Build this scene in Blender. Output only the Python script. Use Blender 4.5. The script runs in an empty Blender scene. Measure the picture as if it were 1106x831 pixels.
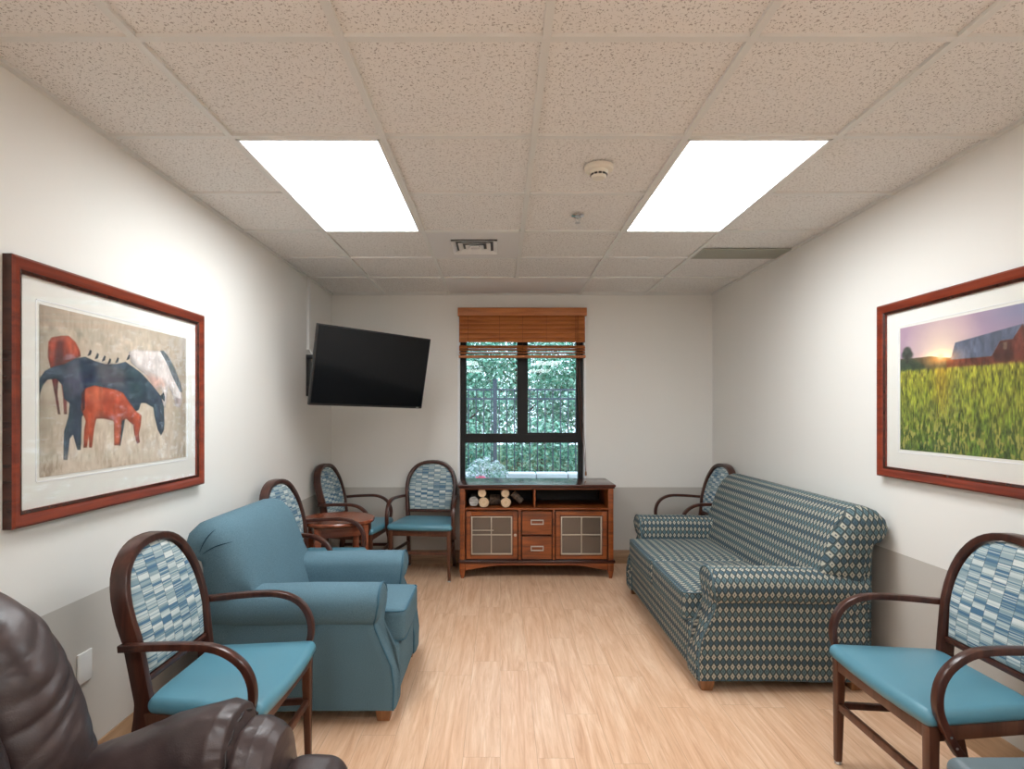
import bpy, bmesh, math, random
import numpy as np
from mathutils import Vector, Matrix, noise

random.seed(7)
S = bpy.context.scene
C = S.collection
PI = math.pi

# ------------------------------------------------------------------ camera
FPX, CXP, CYP, CAMZ = 624.7, 540.2, 445.5, 1.4185
cam_d = bpy.data.cameras.new('camera')
cam = bpy.data.objects.new('camera', cam_d)
C.objects.link(cam)
cam.location = (0, 0, CAMZ)
cam.rotation_euler = (PI / 2, 0, 0)
cam_d.sensor_width = 36
cam_d.lens = FPX / 1106 * 36
cam_d.shift_x = (553 - CXP) / 1106
cam_d.shift_y = (CYP - 415.5) / 1106
cam_d.clip_start = 0.02
S.camera = cam

# ------------------------------------------------------------------ world, exposure
S.view_settings.view_transform = 'Standard'
S.view_settings.look = 'None'
S.view_settings.gamma = 1
S.view_settings.use_curve_mapping = False
S.view_settings.exposure = 0.14
PANEL = 17.0      # strength of the ceiling panels
W = bpy.data.worlds.new('sky')
S.world = W
W.use_nodes = True
bgn = W.node_tree.nodes['Background']
bgn.inputs[0].default_value = (0.72, 0.86, 1.0, 1)
bgn.inputs[1].default_value = 3.0

# ------------------------------------------------------------------ room numbers
XL, XR, YB, YF, ZC, RAIL = -1.585, 1.995, 5.436, -6.2, 2.524, 0.713
T = 0.6096
GX, GY = 0.1367, 1.7105          # ceiling grid origin


# ------------------------------------------------------------------ node helper
class N:
    def __init__(s, t, sock): s.t, s.s = t, sock
    def _m(s, op, *o, clamp=False):
        n = s.t.nodes.new('ShaderNodeMath'); n.operation = op; n.use_clamp = clamp
        for i, a in enumerate((s,) + o):
            if isinstance(a, N): s.t.links.new(a.s, n.inputs[i])
            else: n.inputs[i].default_value = a
        return N(s.t, n.outputs[0])
    def __add__(s, o): return s._m('ADD', o)
    def __sub__(s, o): return s._m('SUBTRACT', o)
    def __mul__(s, o): return s._m('MULTIPLY', o)
    def __truediv__(s, o): return s._m('DIVIDE', o)
    def rsub(s, v):
        return (s * -1) + v
    def abs(s): return s._m('ABSOLUTE')
    def floor(s): return s._m('FLOOR')
    def fract(s): return s._m('FRACT')
    def lt(s, v): return s._m('LESS_THAN', v)
    def gt(s, v): return s._m('GREATER_THAN', v)
    def mod(s, v): return s._m('FLOORED_MODULO', v)
    def max(s, v): return s._m('MAXIMUM', v)
    def min(s, v): return s._m('MINIMUM', v)


class Mat:
    def __init__(s, name, col=(.5, .5, .5), rough=.5, spec=.5, metal=0, **kw):
        s.m = bpy.data.materials.new(name)
        s.m.use_nodes = True
        s.t = s.m.node_tree
        s.b = s.t.nodes['Principled BSDF']
        s.b.inputs['Base Color'].default_value = (*col, 1)
        s.b.inputs['Roughness'].default_value = rough
        s.b.inputs['Specular IOR Level'].default_value = spec
        s.b.inputs['Metallic'].default_value = metal
        for k, v in kw.items():
            s.b.inputs[k.replace('_', ' ')].default_value = v
    def coord(s, kind='Object'):
        n = s.t.nodes.new('ShaderNodeTexCoord')
        return n.outputs[kind]
    def xyz(s, sock):
        n = s.t.nodes.new('ShaderNodeSeparateXYZ'); s.t.links.new(sock, n.inputs[0])
        return [N(s.t, o) for o in n.outputs]
    def vec(s, *c):
        n = s.t.nodes.new('ShaderNodeCombineXYZ')
        for i, a in enumerate(c):
            if isinstance(a, N): s.t.links.new(a.s, n.inputs[i])
            else: n.inputs[i].default_value = a
        return n.outputs[0]
    def mapping(s, sock, scale=(1, 1, 1)):
        n = s.t.nodes.new('ShaderNodeMapping'); s.t.links.new(sock, n.inputs[0])
        n.inputs['Scale'].default_value = scale
        return n.outputs[0]
    def noise(s, vec, scale=5, detail=3, rough=.5, dist=0):
        n = s.t.nodes.new('ShaderNodeTexNoise'); s.t.links.new(vec, n.inputs['Vector'])
        n.inputs['Scale'].default_value = scale; n.inputs['Detail'].default_value = detail
        n.inputs['Roughness'].default_value = rough; n.inputs['Distortion'].default_value = dist
        return N(s.t, n.outputs['Fac'])
    def white(s, vec):
        n = s.t.nodes.new('ShaderNodeTexWhiteNoise'); s.t.links.new(vec, n.inputs['Vector'])
        return N(s.t, n.outputs['Value'])
    def vor(s, vec, scale=5, out='Distance'):
        n = s.t.nodes.new('ShaderNodeTexVoronoi'); s.t.links.new(vec, n.inputs['Vector'])
        n.inputs['Scale'].default_value = scale
        return N(s.t, n.outputs[out])
    def ramp(s, fac, stops, interp='LINEAR'):
        n = s.t.nodes.new('ShaderNodeValToRGB'); s.t.links.new(fac.s, n.inputs[0])
        e = n.color_ramp; e.interpolation = interp
        while len(e.elements) < len(stops): e.elements.new(.5)
        for el, (p, c) in zip(e.elements, stops):
            el.position = p; el.color = (*c, 1)
        return n.outputs[0]
    def mix(s, fac, a, b, mode='MIX'):
        n = s.t.nodes.new('ShaderNodeMixRGB'); n.blend_type = mode
        for i, v in enumerate((fac, a, b)):
            if isinstance(v, N): s.t.links.new(v.s, n.inputs[i])
            elif isinstance(v, (int, float)): n.inputs[i].default_value = v
            elif isinstance(v, tuple): n.inputs[i].default_value = (*v, 1)
            else: s.t.links.new(v, n.inputs[i])
        return n.outputs[0]
    def base(s, sock): s.t.links.new(sock, s.b.inputs['Base Color']); return s
    def rough(s, n): s.t.links.new(n.s, s.b.inputs['Roughness']); return s
    def bump(s, h, strength=.3, dist=.01):
        n = s.t.nodes.new('ShaderNodeBump'); n.inputs['Strength'].default_value = strength
        n.inputs['Distance'].default_value = dist
        s.t.links.new(h.s, n.inputs['Height']); s.t.links.new(n.outputs[0], s.b.inputs['Normal']); return s


def lin(r, g, b):
    f = lambda c: ((c / 255 + .055) / 1.055) ** 2.4 if c > 10 else c / 255 / 12.92
    return (f(r), f(g), f(b))


# ------------------------------------------------------------------ materials
M = {}

def wall_mat(name, col):
    m = Mat(name, col, .62, .35)
    o = m.coord()
    return m.bump(m.noise(o, 160, 3), .12, .002).m

M['wall'] = wall_mat('eggshell_wall_paint', (.83, .815, .775))
M['wainscot'] = wall_mat('taupe_wall_paint', (.56, .53, .485))

m = Mat('maple_plank_floor', rough=.36, spec=.45)
x, y, z = m.xyz(m.coord())
cx = (x / .1524).floor()
yo = y + m.white(m.vec(cx, 3.3, 0)) * .9144
cy = (yo / .9144).floor()
r1 = m.white(m.vec(cx, cy, 1))
fx = ((x / .1524).fract() - .5).abs(); fy = ((yo / .9144).fract() - .5).abs()
seam = fx.gt(.4935).max(fy.gt(.4988))
gr = m.noise(m.vec(x * 14 + r1 * 40, yo * 1.1, r1 * 9), 1.6, 6, .62, 1.1)
gf = m.noise(m.vec(x * 90 + r1 * 40, yo * 4.5, r1 * 9), 1.5, 3, .6, .3)
c1 = m.ramp(gr, [(.25, (.50, .275, .155)), (.42, (.64, .395, .245)), (.58, (.73, .495, .335)), (.78, (.83, .64, .475))])
c2 = m.mix((gf - .47) * 1.3, c1, (.42, .22, .13))
c3 = m.mix(r1 * .18, c2, (.62, .33, .18))
m.base(m.mix(seam * .45, c3, (.25, .14, .08)))
m.rough(gf * .12 + .30); m.bump(gf - seam, .06, .002)
M['floor'] = m.m

m = Mat('fissured_ceiling_tile', rough=.9, spec=.15)
o = m.coord()
n1 = m.noise(o, 120, 3, .55, .5)
n2 = m.vor(o, 105)
n3 = m.noise(o, 45, 1)
spk = (n1.lt(.405) * n3.gt(.42)).max(n2.lt(.17))
m.base(m.mix(spk * .62, (.84, .82, .79), (.24, .20, .17)))
m.bump(spk.rsub(1.0), .35, .003)
M['tile'] = m.m
M['smooth_tile'] = Mat('smooth_ceiling_panel', (.74, .73, .72), .6, .3).m
M['grid'] = Mat('painted_ceiling_grid', (.76, .76, .73), .45, .4).m
M['grille'] = Mat('olive_grey_grille', (.40, .40, .34), .5).m
M['white'] = Mat('white_plastic', (.82, .82, .80), .35).m
M['cream'] = Mat('cream_plastic', (.80, .76, .66), .4).m
M['black'] = Mat('black_plastic', (.012, .012, .013), .35).m
M['black_metal'] = Mat('black_metal', (.02, .02, .022), .4, metal=.2).m
M['screen'] = Mat('black_glass_screen', (.004, .004, .005), .09, .28).m
M['steel'] = Mat('brushed_steel', (.55, .55, .54), .35, metal=1).m
M['chrome'] = Mat('chrome', (.7, .7, .7), .15, metal=1).m
M['win'] = Mat('dark_bronze_window_frame', (.010, .010, .011), .45, .3).m
M['reveal'] = Mat('white_window_trim', (.88, .90, .92), .4).m
M['mat'] = Mat('cream_mat_board', (.84, .84, .79), .8, .2).m

m = Mat('lit_diffuser', (.9, .9, .9), .5)
m.b.inputs['Emission Color'].default_value = (.93, .975, 1, 1)
ge = m.t.nodes.new('ShaderNodeNewGeometry')          # prismatic lens: strongest straight down
dt = m.t.nodes.new('ShaderNodeVectorMath'); dt.operation = 'DOT_PRODUCT'
m.t.links.new(ge.outputs['Incoming'], dt.inputs[0]); m.t.links.new(ge.outputs['Normal'], dt.inputs[1])
es = (N(m.t, dt.outputs['Value']).abs() * .58 + .42) * PANEL
m.t.links.new(es.s, m.b.inputs['Emission Strength'])
M['lamp'] = m.m


def glass(name, rough=0.0, tint=(1, 1, 1), refl=1.0):
    m = bpy.data.materials.new(name); m.use_nodes = True; t = m.node_tree
    t.nodes.remove(t.nodes['Principled BSDF'])
    tr = t.nodes.new('ShaderNodeBsdfTransparent'); tr.inputs[0].default_value = (*tint, 1)
    gl = t.nodes.new('ShaderNodeBsdfGlossy'); gl.inputs['Roughness'].default_value = rough
    fr = t.nodes.new('ShaderNodeFresnel'); fr.inputs[0].default_value = 1.5
    mu = t.nodes.new('ShaderNodeMath'); mu.operation = 'MULTIPLY'; mu.inputs[1].default_value = refl
    t.links.new(fr.outputs[0], mu.inputs[0])
    mx = t.nodes.new('ShaderNodeMixShader')
    t.links.new(mu.outputs[0], mx.inputs[0]); t.links.new(tr.outputs[0], mx.inputs[1]); t.links.new(gl.outputs[0], mx.inputs[2])
    t.links.new(mx.outputs[0], t.nodes['Material Output'].inputs[0])
    return m

M['glass'] = glass('clear_glass', 0, (.93, .97, .98))
M['picglass'] = glass('picture_glazing', .02, (1, 1, 1), .09)


def wood(name, dark, mid, light, rough=.3, scale=1.0, axis=0, spec=.5):
    m = Mat(name, mid, rough, spec)
    o = m.coord()
    sc = [26, 26, 26]; sc[axis] = 2.2
    n = m.noise(m.mapping(o, tuple(v * scale for v in sc)), 1.0, 5, .6, .8)
    n2 = m.noise(o, 3.5, 2)
    c = m.ramp(n, [(.28, dark), (.5, mid), (.75, light)])
    m.base(m.mix((n2 - .4) * .8, c, dark))
    m.bump(n, .05, .001)
    return m.m

M['chairwood'] = wood('dark_walnut_frame', (.028, .009, .006), (.060, .019, .012), (.105, .036, .022), .28, axis=2)
M['chairwood_light'] = wood('walnut_leg', (.055, .019, .010), (.100, .037, .020), (.15, .06, .033), .32, axis=2)
M['cherry'] = wood('cherry_cabinet_wood', (.075, .015, .004), (.25, .062, .013), (.39, .110, .026), .3, axis=0)
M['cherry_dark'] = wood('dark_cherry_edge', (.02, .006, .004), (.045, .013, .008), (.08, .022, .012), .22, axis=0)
M['top'] = wood('polished_cabinet_top', (.035, .011, .008), (.065, .02, .013), (.10, .03, .018), .16, axis=0)
M['table'] = wood('cherry_table_wood', (.12, .028, .012), (.25, .068, .030), (.36, .11, .05), .25, axis=0)
M['frame_wood'] = wood('mahogany_picture_frame', (.10, .014, .006), (.21, .030, .010), (.31, .052, .016), .3, axis=1)
M['baseboard'] = wood('oak_baseboard', (.24, .135, .07), (.36, .215, .12), (.45, .29, .17), .4, axis=1)
M['baseboard_x'] = wood('oak_baseboard_back', (.24, .135, .07), (.36, .215, .12), (.45, .29, .17), .4, axis=0)  # same oak colours as the side boards, grain turned along the back wall
M['foot'] = wood('oak_sofa_foot', (.16, .065, .024), (.27, .115, .045), (.36, .17, .075), .35, axis=2)
M['blind'] = wood('honey_wood_slat', (.34, .095, .022), (.50, .165, .042), (.60, .22, .065), .35, axis=0)
M['cord'] = Mat('brown_cord', (.16, .05, .02), .8).m
M['darkpane'] = Mat('reflection_tinted_glass', (.110, .080, .060), .07, .6).m  # brown of the reflected floor put into the pane's base colour
M['cabback'] = Mat('shadowy_cabinet_back', (.010, .006, .005), .6).m  # darkness of the niche put into the near-black base colour
M['muntin'] = Mat('pewter_muntin', (.50, .43, .35), .35, metal=.4).m

# vinyl
def vinyl(name, col, rough=.33):
    m = Mat(name, col, rough, .5)
    o = m.coord()
    return m.bump(m.vor(o, 380), .08, .001).m
M['vinyl'] = vinyl('teal_vinyl', (.090, .245, .320), .34)
M['greyvinyl'] = vinyl('slate_grey_vinyl', (.115, .155, .175), .4)

# solid blue woven upholstery
m = Mat('dusty_blue_weave', (.1, .2, .3), .85, .2)
o = m.coord()
n = m.noise(o, 300, 3, .8); n2 = m.noise(o, 5, 3)
c = m.ramp(n, [(.3, (.060, .120, .155)), (.7, (.130, .220, .270))])
m.base(m.mix((n2 - .45) * .5, c, (.12, .23, .29)))
m.bump(n, .2, .001)
M['blue'] = m.m
M['bluewelt'] = Mat('blue_piping', (.055, .13, .18), .8, .2).m
M['crease'] = Mat('shaded_pleat_fold', (.02, .05, .075), .9, .1).m  # shade inside the folds put into this dark line colour

# diamond upholstery
m = Mat('diamond_pattern_upholstery', (.1, .2, .3), .8, .25)
u, v, _ = m.xyz(m.coord('UV'))
w_, h_ = .0315, .048
du = ((u / w_).fract() - .5).abs() * 2; dv = ((v / h_).fract() - .5).abs() * 2
L1 = du + dv
isA = L1.lt(1.0)
mB = L1.rsub(2.0)
mm = L1 * isA + mB * isA.rsub(1.0)
rowB = (v / h_ + .5).floor().mod(2.0)
outl = mm.gt(.71)
hole = mm.lt(.24)
colB = m.mix(rowB, (.066, .108, .132), (.112, .175, .188))
colB = m.mix(mm.lt(.36) * .6, colB, (.030, .060, .090))
colA = m.mix(hole, (.42, .40, .325), (.10, .10, .11))
cc = m.mix(isA, colB, colA)
thr = m.noise(m.coord('UV'), 900, 2, .7)
cc = m.mix(outl * .85, cc, (.016, .030, .036))
cc = m.mix((thr - .4) * .55, cc, (.11, .17, .21))
m.base(cc); m.bump(thr, .15, .001)
M['diamond'] = m.m
M['diamond_welt'] = Mat('patterned_piping', (.09, .14, .16), .85, .2).m

# chair back fabric : staggered blocks of fine horizontal stripes
m = Mat('striped_block_fabric', (.4, .5, .6), .75, .25)
x, y, z = m.xyz(m.coord())
cw = .056
ci = (x / cw + 50.5).floor()
zz = z + ci * .0155 + 3
rh = .0215
ri = (zz / rh).floor()
par = ri.mod(2.0)
si = (zz / .0043).floor()
a = m.white(m.vec(ci, ri, 5)); b = m.white(m.vec(ci, si, 9))
k = a * .22 + b * .78
colD = m.ramp(k, [(.0, (.075, .165, .265)), (.28, (.13, .23, .30)), (.42, (.20, .295, .33)), (.56, (.27, .36, .39)), (.74, (.38, .46, .47))], 'CONSTANT')
colL = m.ramp(k, [(.0, (.30, .39, .42)), (.32, (.46, .53, .53)), (.55, (.54, .60, .59)), (.78, (.62, .66, .64))], 'CONSTANT')
sel = par * m.white(m.vec(ci, ri, 12)).gt(.12)
col = m.mix(sel, colD, colL)
edge = ((x / cw + 50.5).fract() - .5).abs().gt(.475).max(((zz / rh).fract() - .5).abs().gt(.47))
m.base(m.mix(edge * .6, col, (.07, .10, .12)))
M['stripe'] = m.m

# brown leather
m = Mat('brown_leather', (.05, .03, .028), .3, .5)
o = m.coord()
n = m.noise(o, 9, 3, .5, .4); n2 = m.vor(o, 230)
m.base(m.ramp(n, [(.3, (.030, .018, .018)), (.7, (.062, .040, .038))]))
wr = m.noise(m.mapping(o, (1.2, 1, 2.6)), 9, 3, .5, 1.2)
m.bump(wr * .35 + n2 * .04, .35, .012)
m.rough(n * .2 + .27)
M['leather'] = m.m
M['seamleather'] = Mat('dark_leather_seam', (.015, .009, .009), .5).m

# vertex coloured print
m = Mat('photo_print', (.5, .5, .5), .55, .3)
at = m.t.nodes.new('ShaderNodeAttribute'); at.attribute_name = 'ink'
m.base(at.outputs['Color'])
M['print'] = m.m

# outside
m = Mat('leafy_green', (.05, .15, .08), .6, .3)
g = m.t.nodes.new('ShaderNodeNewGeometry')
rn = N(m.t, g.outputs['Random Per Island'])
m.base(m.ramp(rn, [(0, (.03, .11, .08)), (.4, (.09, .30, .20)), (.75, (.24, .54, .38)), (1, (.60, .82, .70))]))
m.b.inputs['Transmission Weight'].default_value = 0
M['leaf'] = m.m
m = Mat('silvery_leaf', (.4, .5, .5), .6, .3)
g = m.t.nodes.new('ShaderNodeNewGeometry'); rn = N(m.t, g.outputs['Random Per Island'])
m.base(m.ramp(rn, [(0, (.14, .26, .20)), (.55, (.36, .48, .44)), (1, (.66, .66, .80))]))
M['silver'] = m.m
M['bark'] = wood('tree_bark', (.03, .025, .02), (.07, .055, .045), (.12, .10, .08), .9, axis=2)
M['stone'] = wood('pale_stone', (.42, .42, .44), (.60, .61, .63), (.74, .75, .77), .8, scale=.2)
m = Mat('grass_ground', (.05, .12, .05), .9, .2)
n = m.noise(m.coord(), 9, 5); m.base(m.ramp(n, [(.3, (.03, .08, .03)), (.7, (.10, .20, .08))]))
M['grass'] = m.m
M['fence'] = Mat('blue_black_iron', (.035, .055, .085), .5).m
M['pink'] = Mat('pink_petals', (.80, .12, .22), .6).m
m = Mat('pale_birch_bark', (.5, .5, .5), .8)
n = m.noise(m.mapping(m.coord(), (8, 3, 30)), 2, 4)
m.base(m.ramp(n, [(.35, (.08, .06, .05)), (.5, (.40, .38, .35)), (.8, (.62, .60, .57))])); M['birch'] = m.m
m = Mat('brown_log_bark', (.1, .06, .04), .9)
n = m.noise(m.mapping(m.coord(), (30, 5, 30)), 1.5, 4)
m.base(m.ramp(n, [(.35, (.025, .016, .012)), (.7, (.13, .085, .055))])); m.bump(n, .6, .006); M['logbark'] = m.m
m = Mat('cut_log_end', (.6, .4, .2), .8)
x, y, z = m.xyz(m.coord())
rr = ((x * x + z * z)._m('SQRT') * 230)._m('SINE')
m.base(m.mix(rr * .25 + .25, (.66, .49, .32), (.50, .33, .19))); M['logend'] = m.m


# ------------------------------------------------------------------ mesh helpers
class MB:
    def __init__(s): s.v, s.f, s.mi, s.uv, s.sm = [], [], [], [], []
    def add(s, verts, faces, mat=0, uvs=None, xf=None, smooth=True):
        b = len(s.v)
        vs = [Vector(p) for p in verts]
        if uvs is None:
            uvs = []
            for f in faces:
                P = [vs[i] for i in f]
                n = Vector((0, 0, 0))
                for i in range(len(P)):
                    p, q = P[i], P[(i + 1) % len(P)]
                    n += p.cross(q)
                ax = max(range(3), key=lambda i: abs(n[i]))
                uvs.append([(p.y, p.z) if ax == 0 else (p.x, p.z) if ax == 1 else (p.x, p.y) for p in P])
        if xf is not None: vs = [xf @ p for p in vs]
        s.v += [tuple(p) for p in vs]
        s.f += [tuple(i + b for i in f) for f in faces]
        s.mi += [mat] * len(faces); s.uv += uvs; s.sm += [smooth] * len(faces)
        return s
    def box(s, x0, x1, y0, y1, z0, z1, mat=0, xf=None):
        v = [(x, y, z) for x in (x0, x1) for y in (y0, y1) for z in (z0, z1)]
        f = [(0, 1, 3, 2), (4, 6, 7, 5), (0, 4, 5, 1), (2, 3, 7, 6), (0, 2, 6, 4), (1, 5, 7, 3)]
        return s.add(v, f, mat, xf=xf, smooth=False)
    def rbox(s, x0, x1, y0, y1, z0, z1, r=.01, k=2, mat=0, xf=None, n=0, warp=None, uvmode=None):
        """rounded box; n = interior subdivisions; warp(p, nrm)->p"""
        lo = (x0, y0, z0); hi = (x1, y1, z1)
        r = min(r, min(h - l for l, h in zip(lo, hi)) / 2 - 1e-5)
        ax = []
        for l, h in zip(lo, hi):
            a = [l + r - r * math.tan((PI / 4) * (1 - i / k)) for i in range(k)]
            b = [h - r + r * math.tan((PI / 4) * (i / k)) for i in range(k, 0, -1)][::-1]
            mid = [l + r + (h - l - 2 * r) * i / (n + 1) for i in range(0, n + 2)]
            ax.append(a + mid + b)
        verts, idx, faces, uvs = [], {}, [], []
        def vid(p):
            key = tuple(round(c, 6) for c in p)
            if key not in idx:
                q = Vector([min(max(c, l + r), h - r) for c, l, h in zip(p, lo, hi)])
                d = Vector(p) - q
                nn = d.normalized() if d.length > 1e-9 else Vector((0, 0, 1))
                o = q + nn * r
                if warp: o = Vector(warp(o, nn))
                idx[key] = len(verts); verts.append(o)
            return idx[key]
        for a in range(3):
            b, c = (a + 1) % 3, (a + 2) % 3
            for side in (0, 1):
                w = (lo, hi)[side][a]
                for i in range(len(ax[b]) - 1):
                    for j in range(len(ax[c]) - 1):
                        q = []
                        for (ii, jj) in ((i, j), (i + 1, j), (i + 1, j + 1), (i, j + 1)):
                            p = [0, 0, 0]; p[a] = w; p[b] = ax[b][ii]; p[c] = ax[c][jj]; q.append(tuple(p))
                        if side == 0: q = q[::-1]
                        faces.append([vid(p) for p in q])
                        if a == 0: uvs.append([(p[1], p[2]) for p in q])
                        elif a == 1: uvs.append([(p[0], p[2]) for p in q])
                        else: uvs.append([(p[0], p[1]) for p in q])
        return s.add(verts, faces, mat, uvs=uvs, xf=xf)
    def cyl(s, p, q, r0, r1=None, n=16, mat=0, cap=True, capmat=None, xf=None):
        r1 = r0 if r1 is None else r1
        p, q = Vector(p), Vector(q); d = (q - p).normalized()
        a = d.orthogonal().normalized(); b = d.cross(a)
        v = [p + (a * math.cos(t) + b * math.sin(t)) * r0 for t in [2 * PI * i / n for i in range(n)]]
        v += [q + (a * math.cos(t) + b * math.sin(t)) * r1 for t in [2 * PI * i / n for i in range(n)]]
        s.add(v, [(i, (i + 1) % n, n + (i + 1) % n, n + i) for i in range(n)], mat, xf=xf)
        if cap:
            cm = mat if capmat is None else capmat
            s.add(v[:n], [tuple(range(n))[::-1]], cm, xf=xf, smooth=False)
            s.add(v[n:], [tuple(range(n))], cm, xf=xf, smooth=False)
        return s
    def lathe(s, prof, c=(0, 0, 0), n=32, mat=0, axis='z'):
        v = []
        for r, z in prof:
            for i in range(n):
                t = 2 * PI * i / n
                v.append((c[0] + r * math.cos(t), c[1] + r * math.sin(t), c[2] + z))
        f = [(a * n + i, a * n + (i + 1) % n, (a + 1) * n + (i + 1) % n, (a + 1) * n + i) for a in range(len(prof) - 1) for i in range(n)]
        f += [tuple(range(n))[::-1], tuple((len(prof) - 1) * n + i for i in range(n))]
        return s.add(v, f, mat)
    def sweep(s, pts, w, h, side=(0, 1, 0), mat=0, rnd=.3, closed=False, xf=None, k=2):
        """rounded rectangular section: w along `side`, h across; w,h scalar or per point"""
        P = [Vector(p) for p in pts]; n = len(P)
        W_ = w if isinstance(w, (list, tuple)) else [w] * n
        H_ = h if isinstance(h, (list, tuple)) else [h] * n
        rings = []; acc = 0; us = []
        for i in range(n):
            a = P[(i - 1) % n] if (closed or i > 0) else P[i]
            b = P[(i + 1) % n] if (closed or i < n - 1) else P[i]
            t = (b - a).normalized()
            sd = Vector(side); sd = (sd - t * sd.dot(t)).normalized(); up = t.cross(sd)
            hw, hh = W_[i] / 2, H_[i] / 2; r = min(hw, hh) * 2 * rnd
            ring = []
            for (sx, sy, a0) in ((1, 1, 0), (-1, 1, 90), (-1, -1, 180), (1, -1, 270)):
                for j in range(k + 1):
                    an = math.radians(a0 + 90 * j / k)
                    ring.append(P[i] + sd * (sx * (hw - r) + r * math.cos(an)) + up * (sy * (hh - r) + r * math.sin(an)))
            rings.append(ring)
        return s.loft(rings, mat, closed=closed, xf=xf, capflat=True)
    def loft(s, rings, mat=0, closed=False, xf=None, caps=True, capflat=False, uax=None, flat=(), fax=(0, 2)):
        m = len(rings[0]); n = len(rings); v = [p for r in rings for p in r]
        f, uv = [], []
        R0 = [Vector(p) for p in rings[n // 2]]
        arc = [0]
        for i in range(m): arc.append(arc[-1] + (R0[(i + 1) % m] - R0[i]).length)
        cen = [sum((Vector(p) for p in r), Vector()) / m for r in rings]
        ul = [0]
        for i in range(1, n): ul.append(ul[-1] + (cen[i] - cen[i - 1]).length)
        for a in range(n if closed else n - 1):
            b = (a + 1) % n
            for i in range(m):
                j = (i + 1) % m
                f.append((a * m + i, a * m + j, b * m + j, b * m + i))
                ub = ul[b] if b else ul[-1] + (cen[0] - cen[-1]).length
                if a in flat:
                    uv.append([(v[q][fax[0]], v[q][fax[1]]) for q in f[-1]])
                elif uax is not None:
                    uv.append([(v[q][uax], w_) for q, w_ in zip(f[-1], (arc[i], arc[i + 1], arc[i + 1], arc[i]))])
                else:
                    uv.append([(ul[a], arc[i]), (ul[a], arc[i + 1]), (ub, arc[i + 1]), (ub, arc[i])])
        s.add(v, f, mat, uvs=uv, xf=xf)
        if caps and not closed:
            s.add(rings[0], [tuple(range(m))[::-1]], mat, xf=xf, smooth=not capflat)
            s.add(rings[-1], [tuple(range(m))], mat, xf=xf, smooth=not capflat)
        return s
    def tube(s, pts, r, mat=0, n=8, closed=False, side=(0.3, .2, 1)):
        return s.sweep(pts, 2 * r if not isinstance(r, list) else [2 * a for a in r], 2 * r if not isinstance(r, list) else [2 * a for a in r], side, mat, rnd=.5, closed=closed, k=max(1, n // 4))
    def build(s, name, mats, parent=None, sharp=35, merge=True, **props):
        me = bpy.data.meshes.new(name)
        me.from_pydata(s.v, [], s.f)
        ul = me.uv_layers.new(name='UVMap')
        flat = [c for f in s.uv for p in f for c in p]
        ul.data.foreach_set('uv', flat)
        me.polygons.foreach_set('material_index', s.mi)
        me.polygons.foreach_set('use_smooth', s.sm)
        for mt in (mats if isinstance(mats, (list, tuple)) else [mats]):
            me.materials.append(M[mt] if isinstance(mt, str) else mt)
        bm = bmesh.new(); bm.from_mesh(me)
        bmesh.ops.remove_doubles(bm, verts=bm.verts, dist=1e-5)
        bmesh.ops.recalc_face_normals(bm, faces=bm.faces)
        bm.to_mesh(me); bm.free()
        me.set_sharp_from_angle(angle=math.radians(sharp))
        o = bpy.data.objects.new(name, me)
        C.objects.link(o)
        if parent is not None: o.parent = parent
        for k, v in props.items(): o[k] = v
        return o


def recenter(o):
    """give a single-mesh thing an origin at its base centre"""
    me = o.data
    n = len(me.vertices); a = np.empty(n * 3); me.vertices.foreach_get('co', a); a = a.reshape(-1, 3)
    c = (a.min(0) + a.max(0)) / 2; c[2] = a[:, 2].min()
    a -= c; me.vertices.foreach_set('co', a.ravel()); me.update()
    o.location = Vector(o.location) + Vector(c)
    return o


def empty(name, loc, rz=0, label=None, cat=None, group=None):
    o = bpy.data.objects.new(name, None); C.objects.link(o)
    o.location = loc; o.rotation_euler = (0, 0, rz); o.empty_display_size = .1
    if label: o['label'] = label
    if cat: o['category'] = cat
    if group: o['group'] = group
    return o


def tag(o, label, cat, group=None):
    o['label'] = label; o['category'] = cat
    if group: o['group'] = group
    return o


def struct(o): o['kind'] = 'structure'; return o


def copy_tree(o, parent=None):
    c = o.copy(); C.objects.link(c)
    if parent is not None: c.parent = parent
    for ch in o.children: copy_tree(ch, c)
    return c


# ------------------------------------------------------------------ room shell
TH = .14
def side_wall(name, x0, x1):
    b = MB(); b.box(x0, x1, YF - TH, YB + TH, 0, RAIL, 1); b.box(x0, x1, YF - TH, YB + TH, RAIL, ZC + .1, 0)
    struct(b.build(name, ['wall', 'wainscot']))
side_wall('wall_left', XL - TH, XL)
side_wall('wall_right', XR, XR + TH)
OX0, OX1, OZ0, OZ1 = -.398, .807, .735, 2.37
b = MB()
b.box(XL, XR, YB, YB + TH, 0, RAIL, 1)
b.box(XL, OX0, YB, YB + TH, RAIL, ZC + .1, 0); b.box(OX1, XR, YB, YB + TH, RAIL, ZC + .1, 0)
b.box(OX0, OX1, YB, YB + TH, RAIL, OZ0, 0); b.box(OX0, OX1, YB, YB + TH, OZ1, ZC + .1, 0)
struct(b.build('wall_back', ['wall', 'wainscot']))
b = MB(); b.box(XL, XR, YF - TH, YF, 0, RAIL, 1); b.box(XL, XR, YF - TH, YF, RAIL, ZC + .1, 0)
struct(b.build('wall_front', ['wall', 'wainscot']))
b = MB(); b.box(XL - TH, XR + TH, YF - TH, YB + TH, -.1, 0); struct(b.build('floor', 'floor'))
b = MB(); b.box(XL, XR, YF, YB, ZC + .009, ZC + .1); struct(b.build('ceiling', 'tile'))

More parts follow.
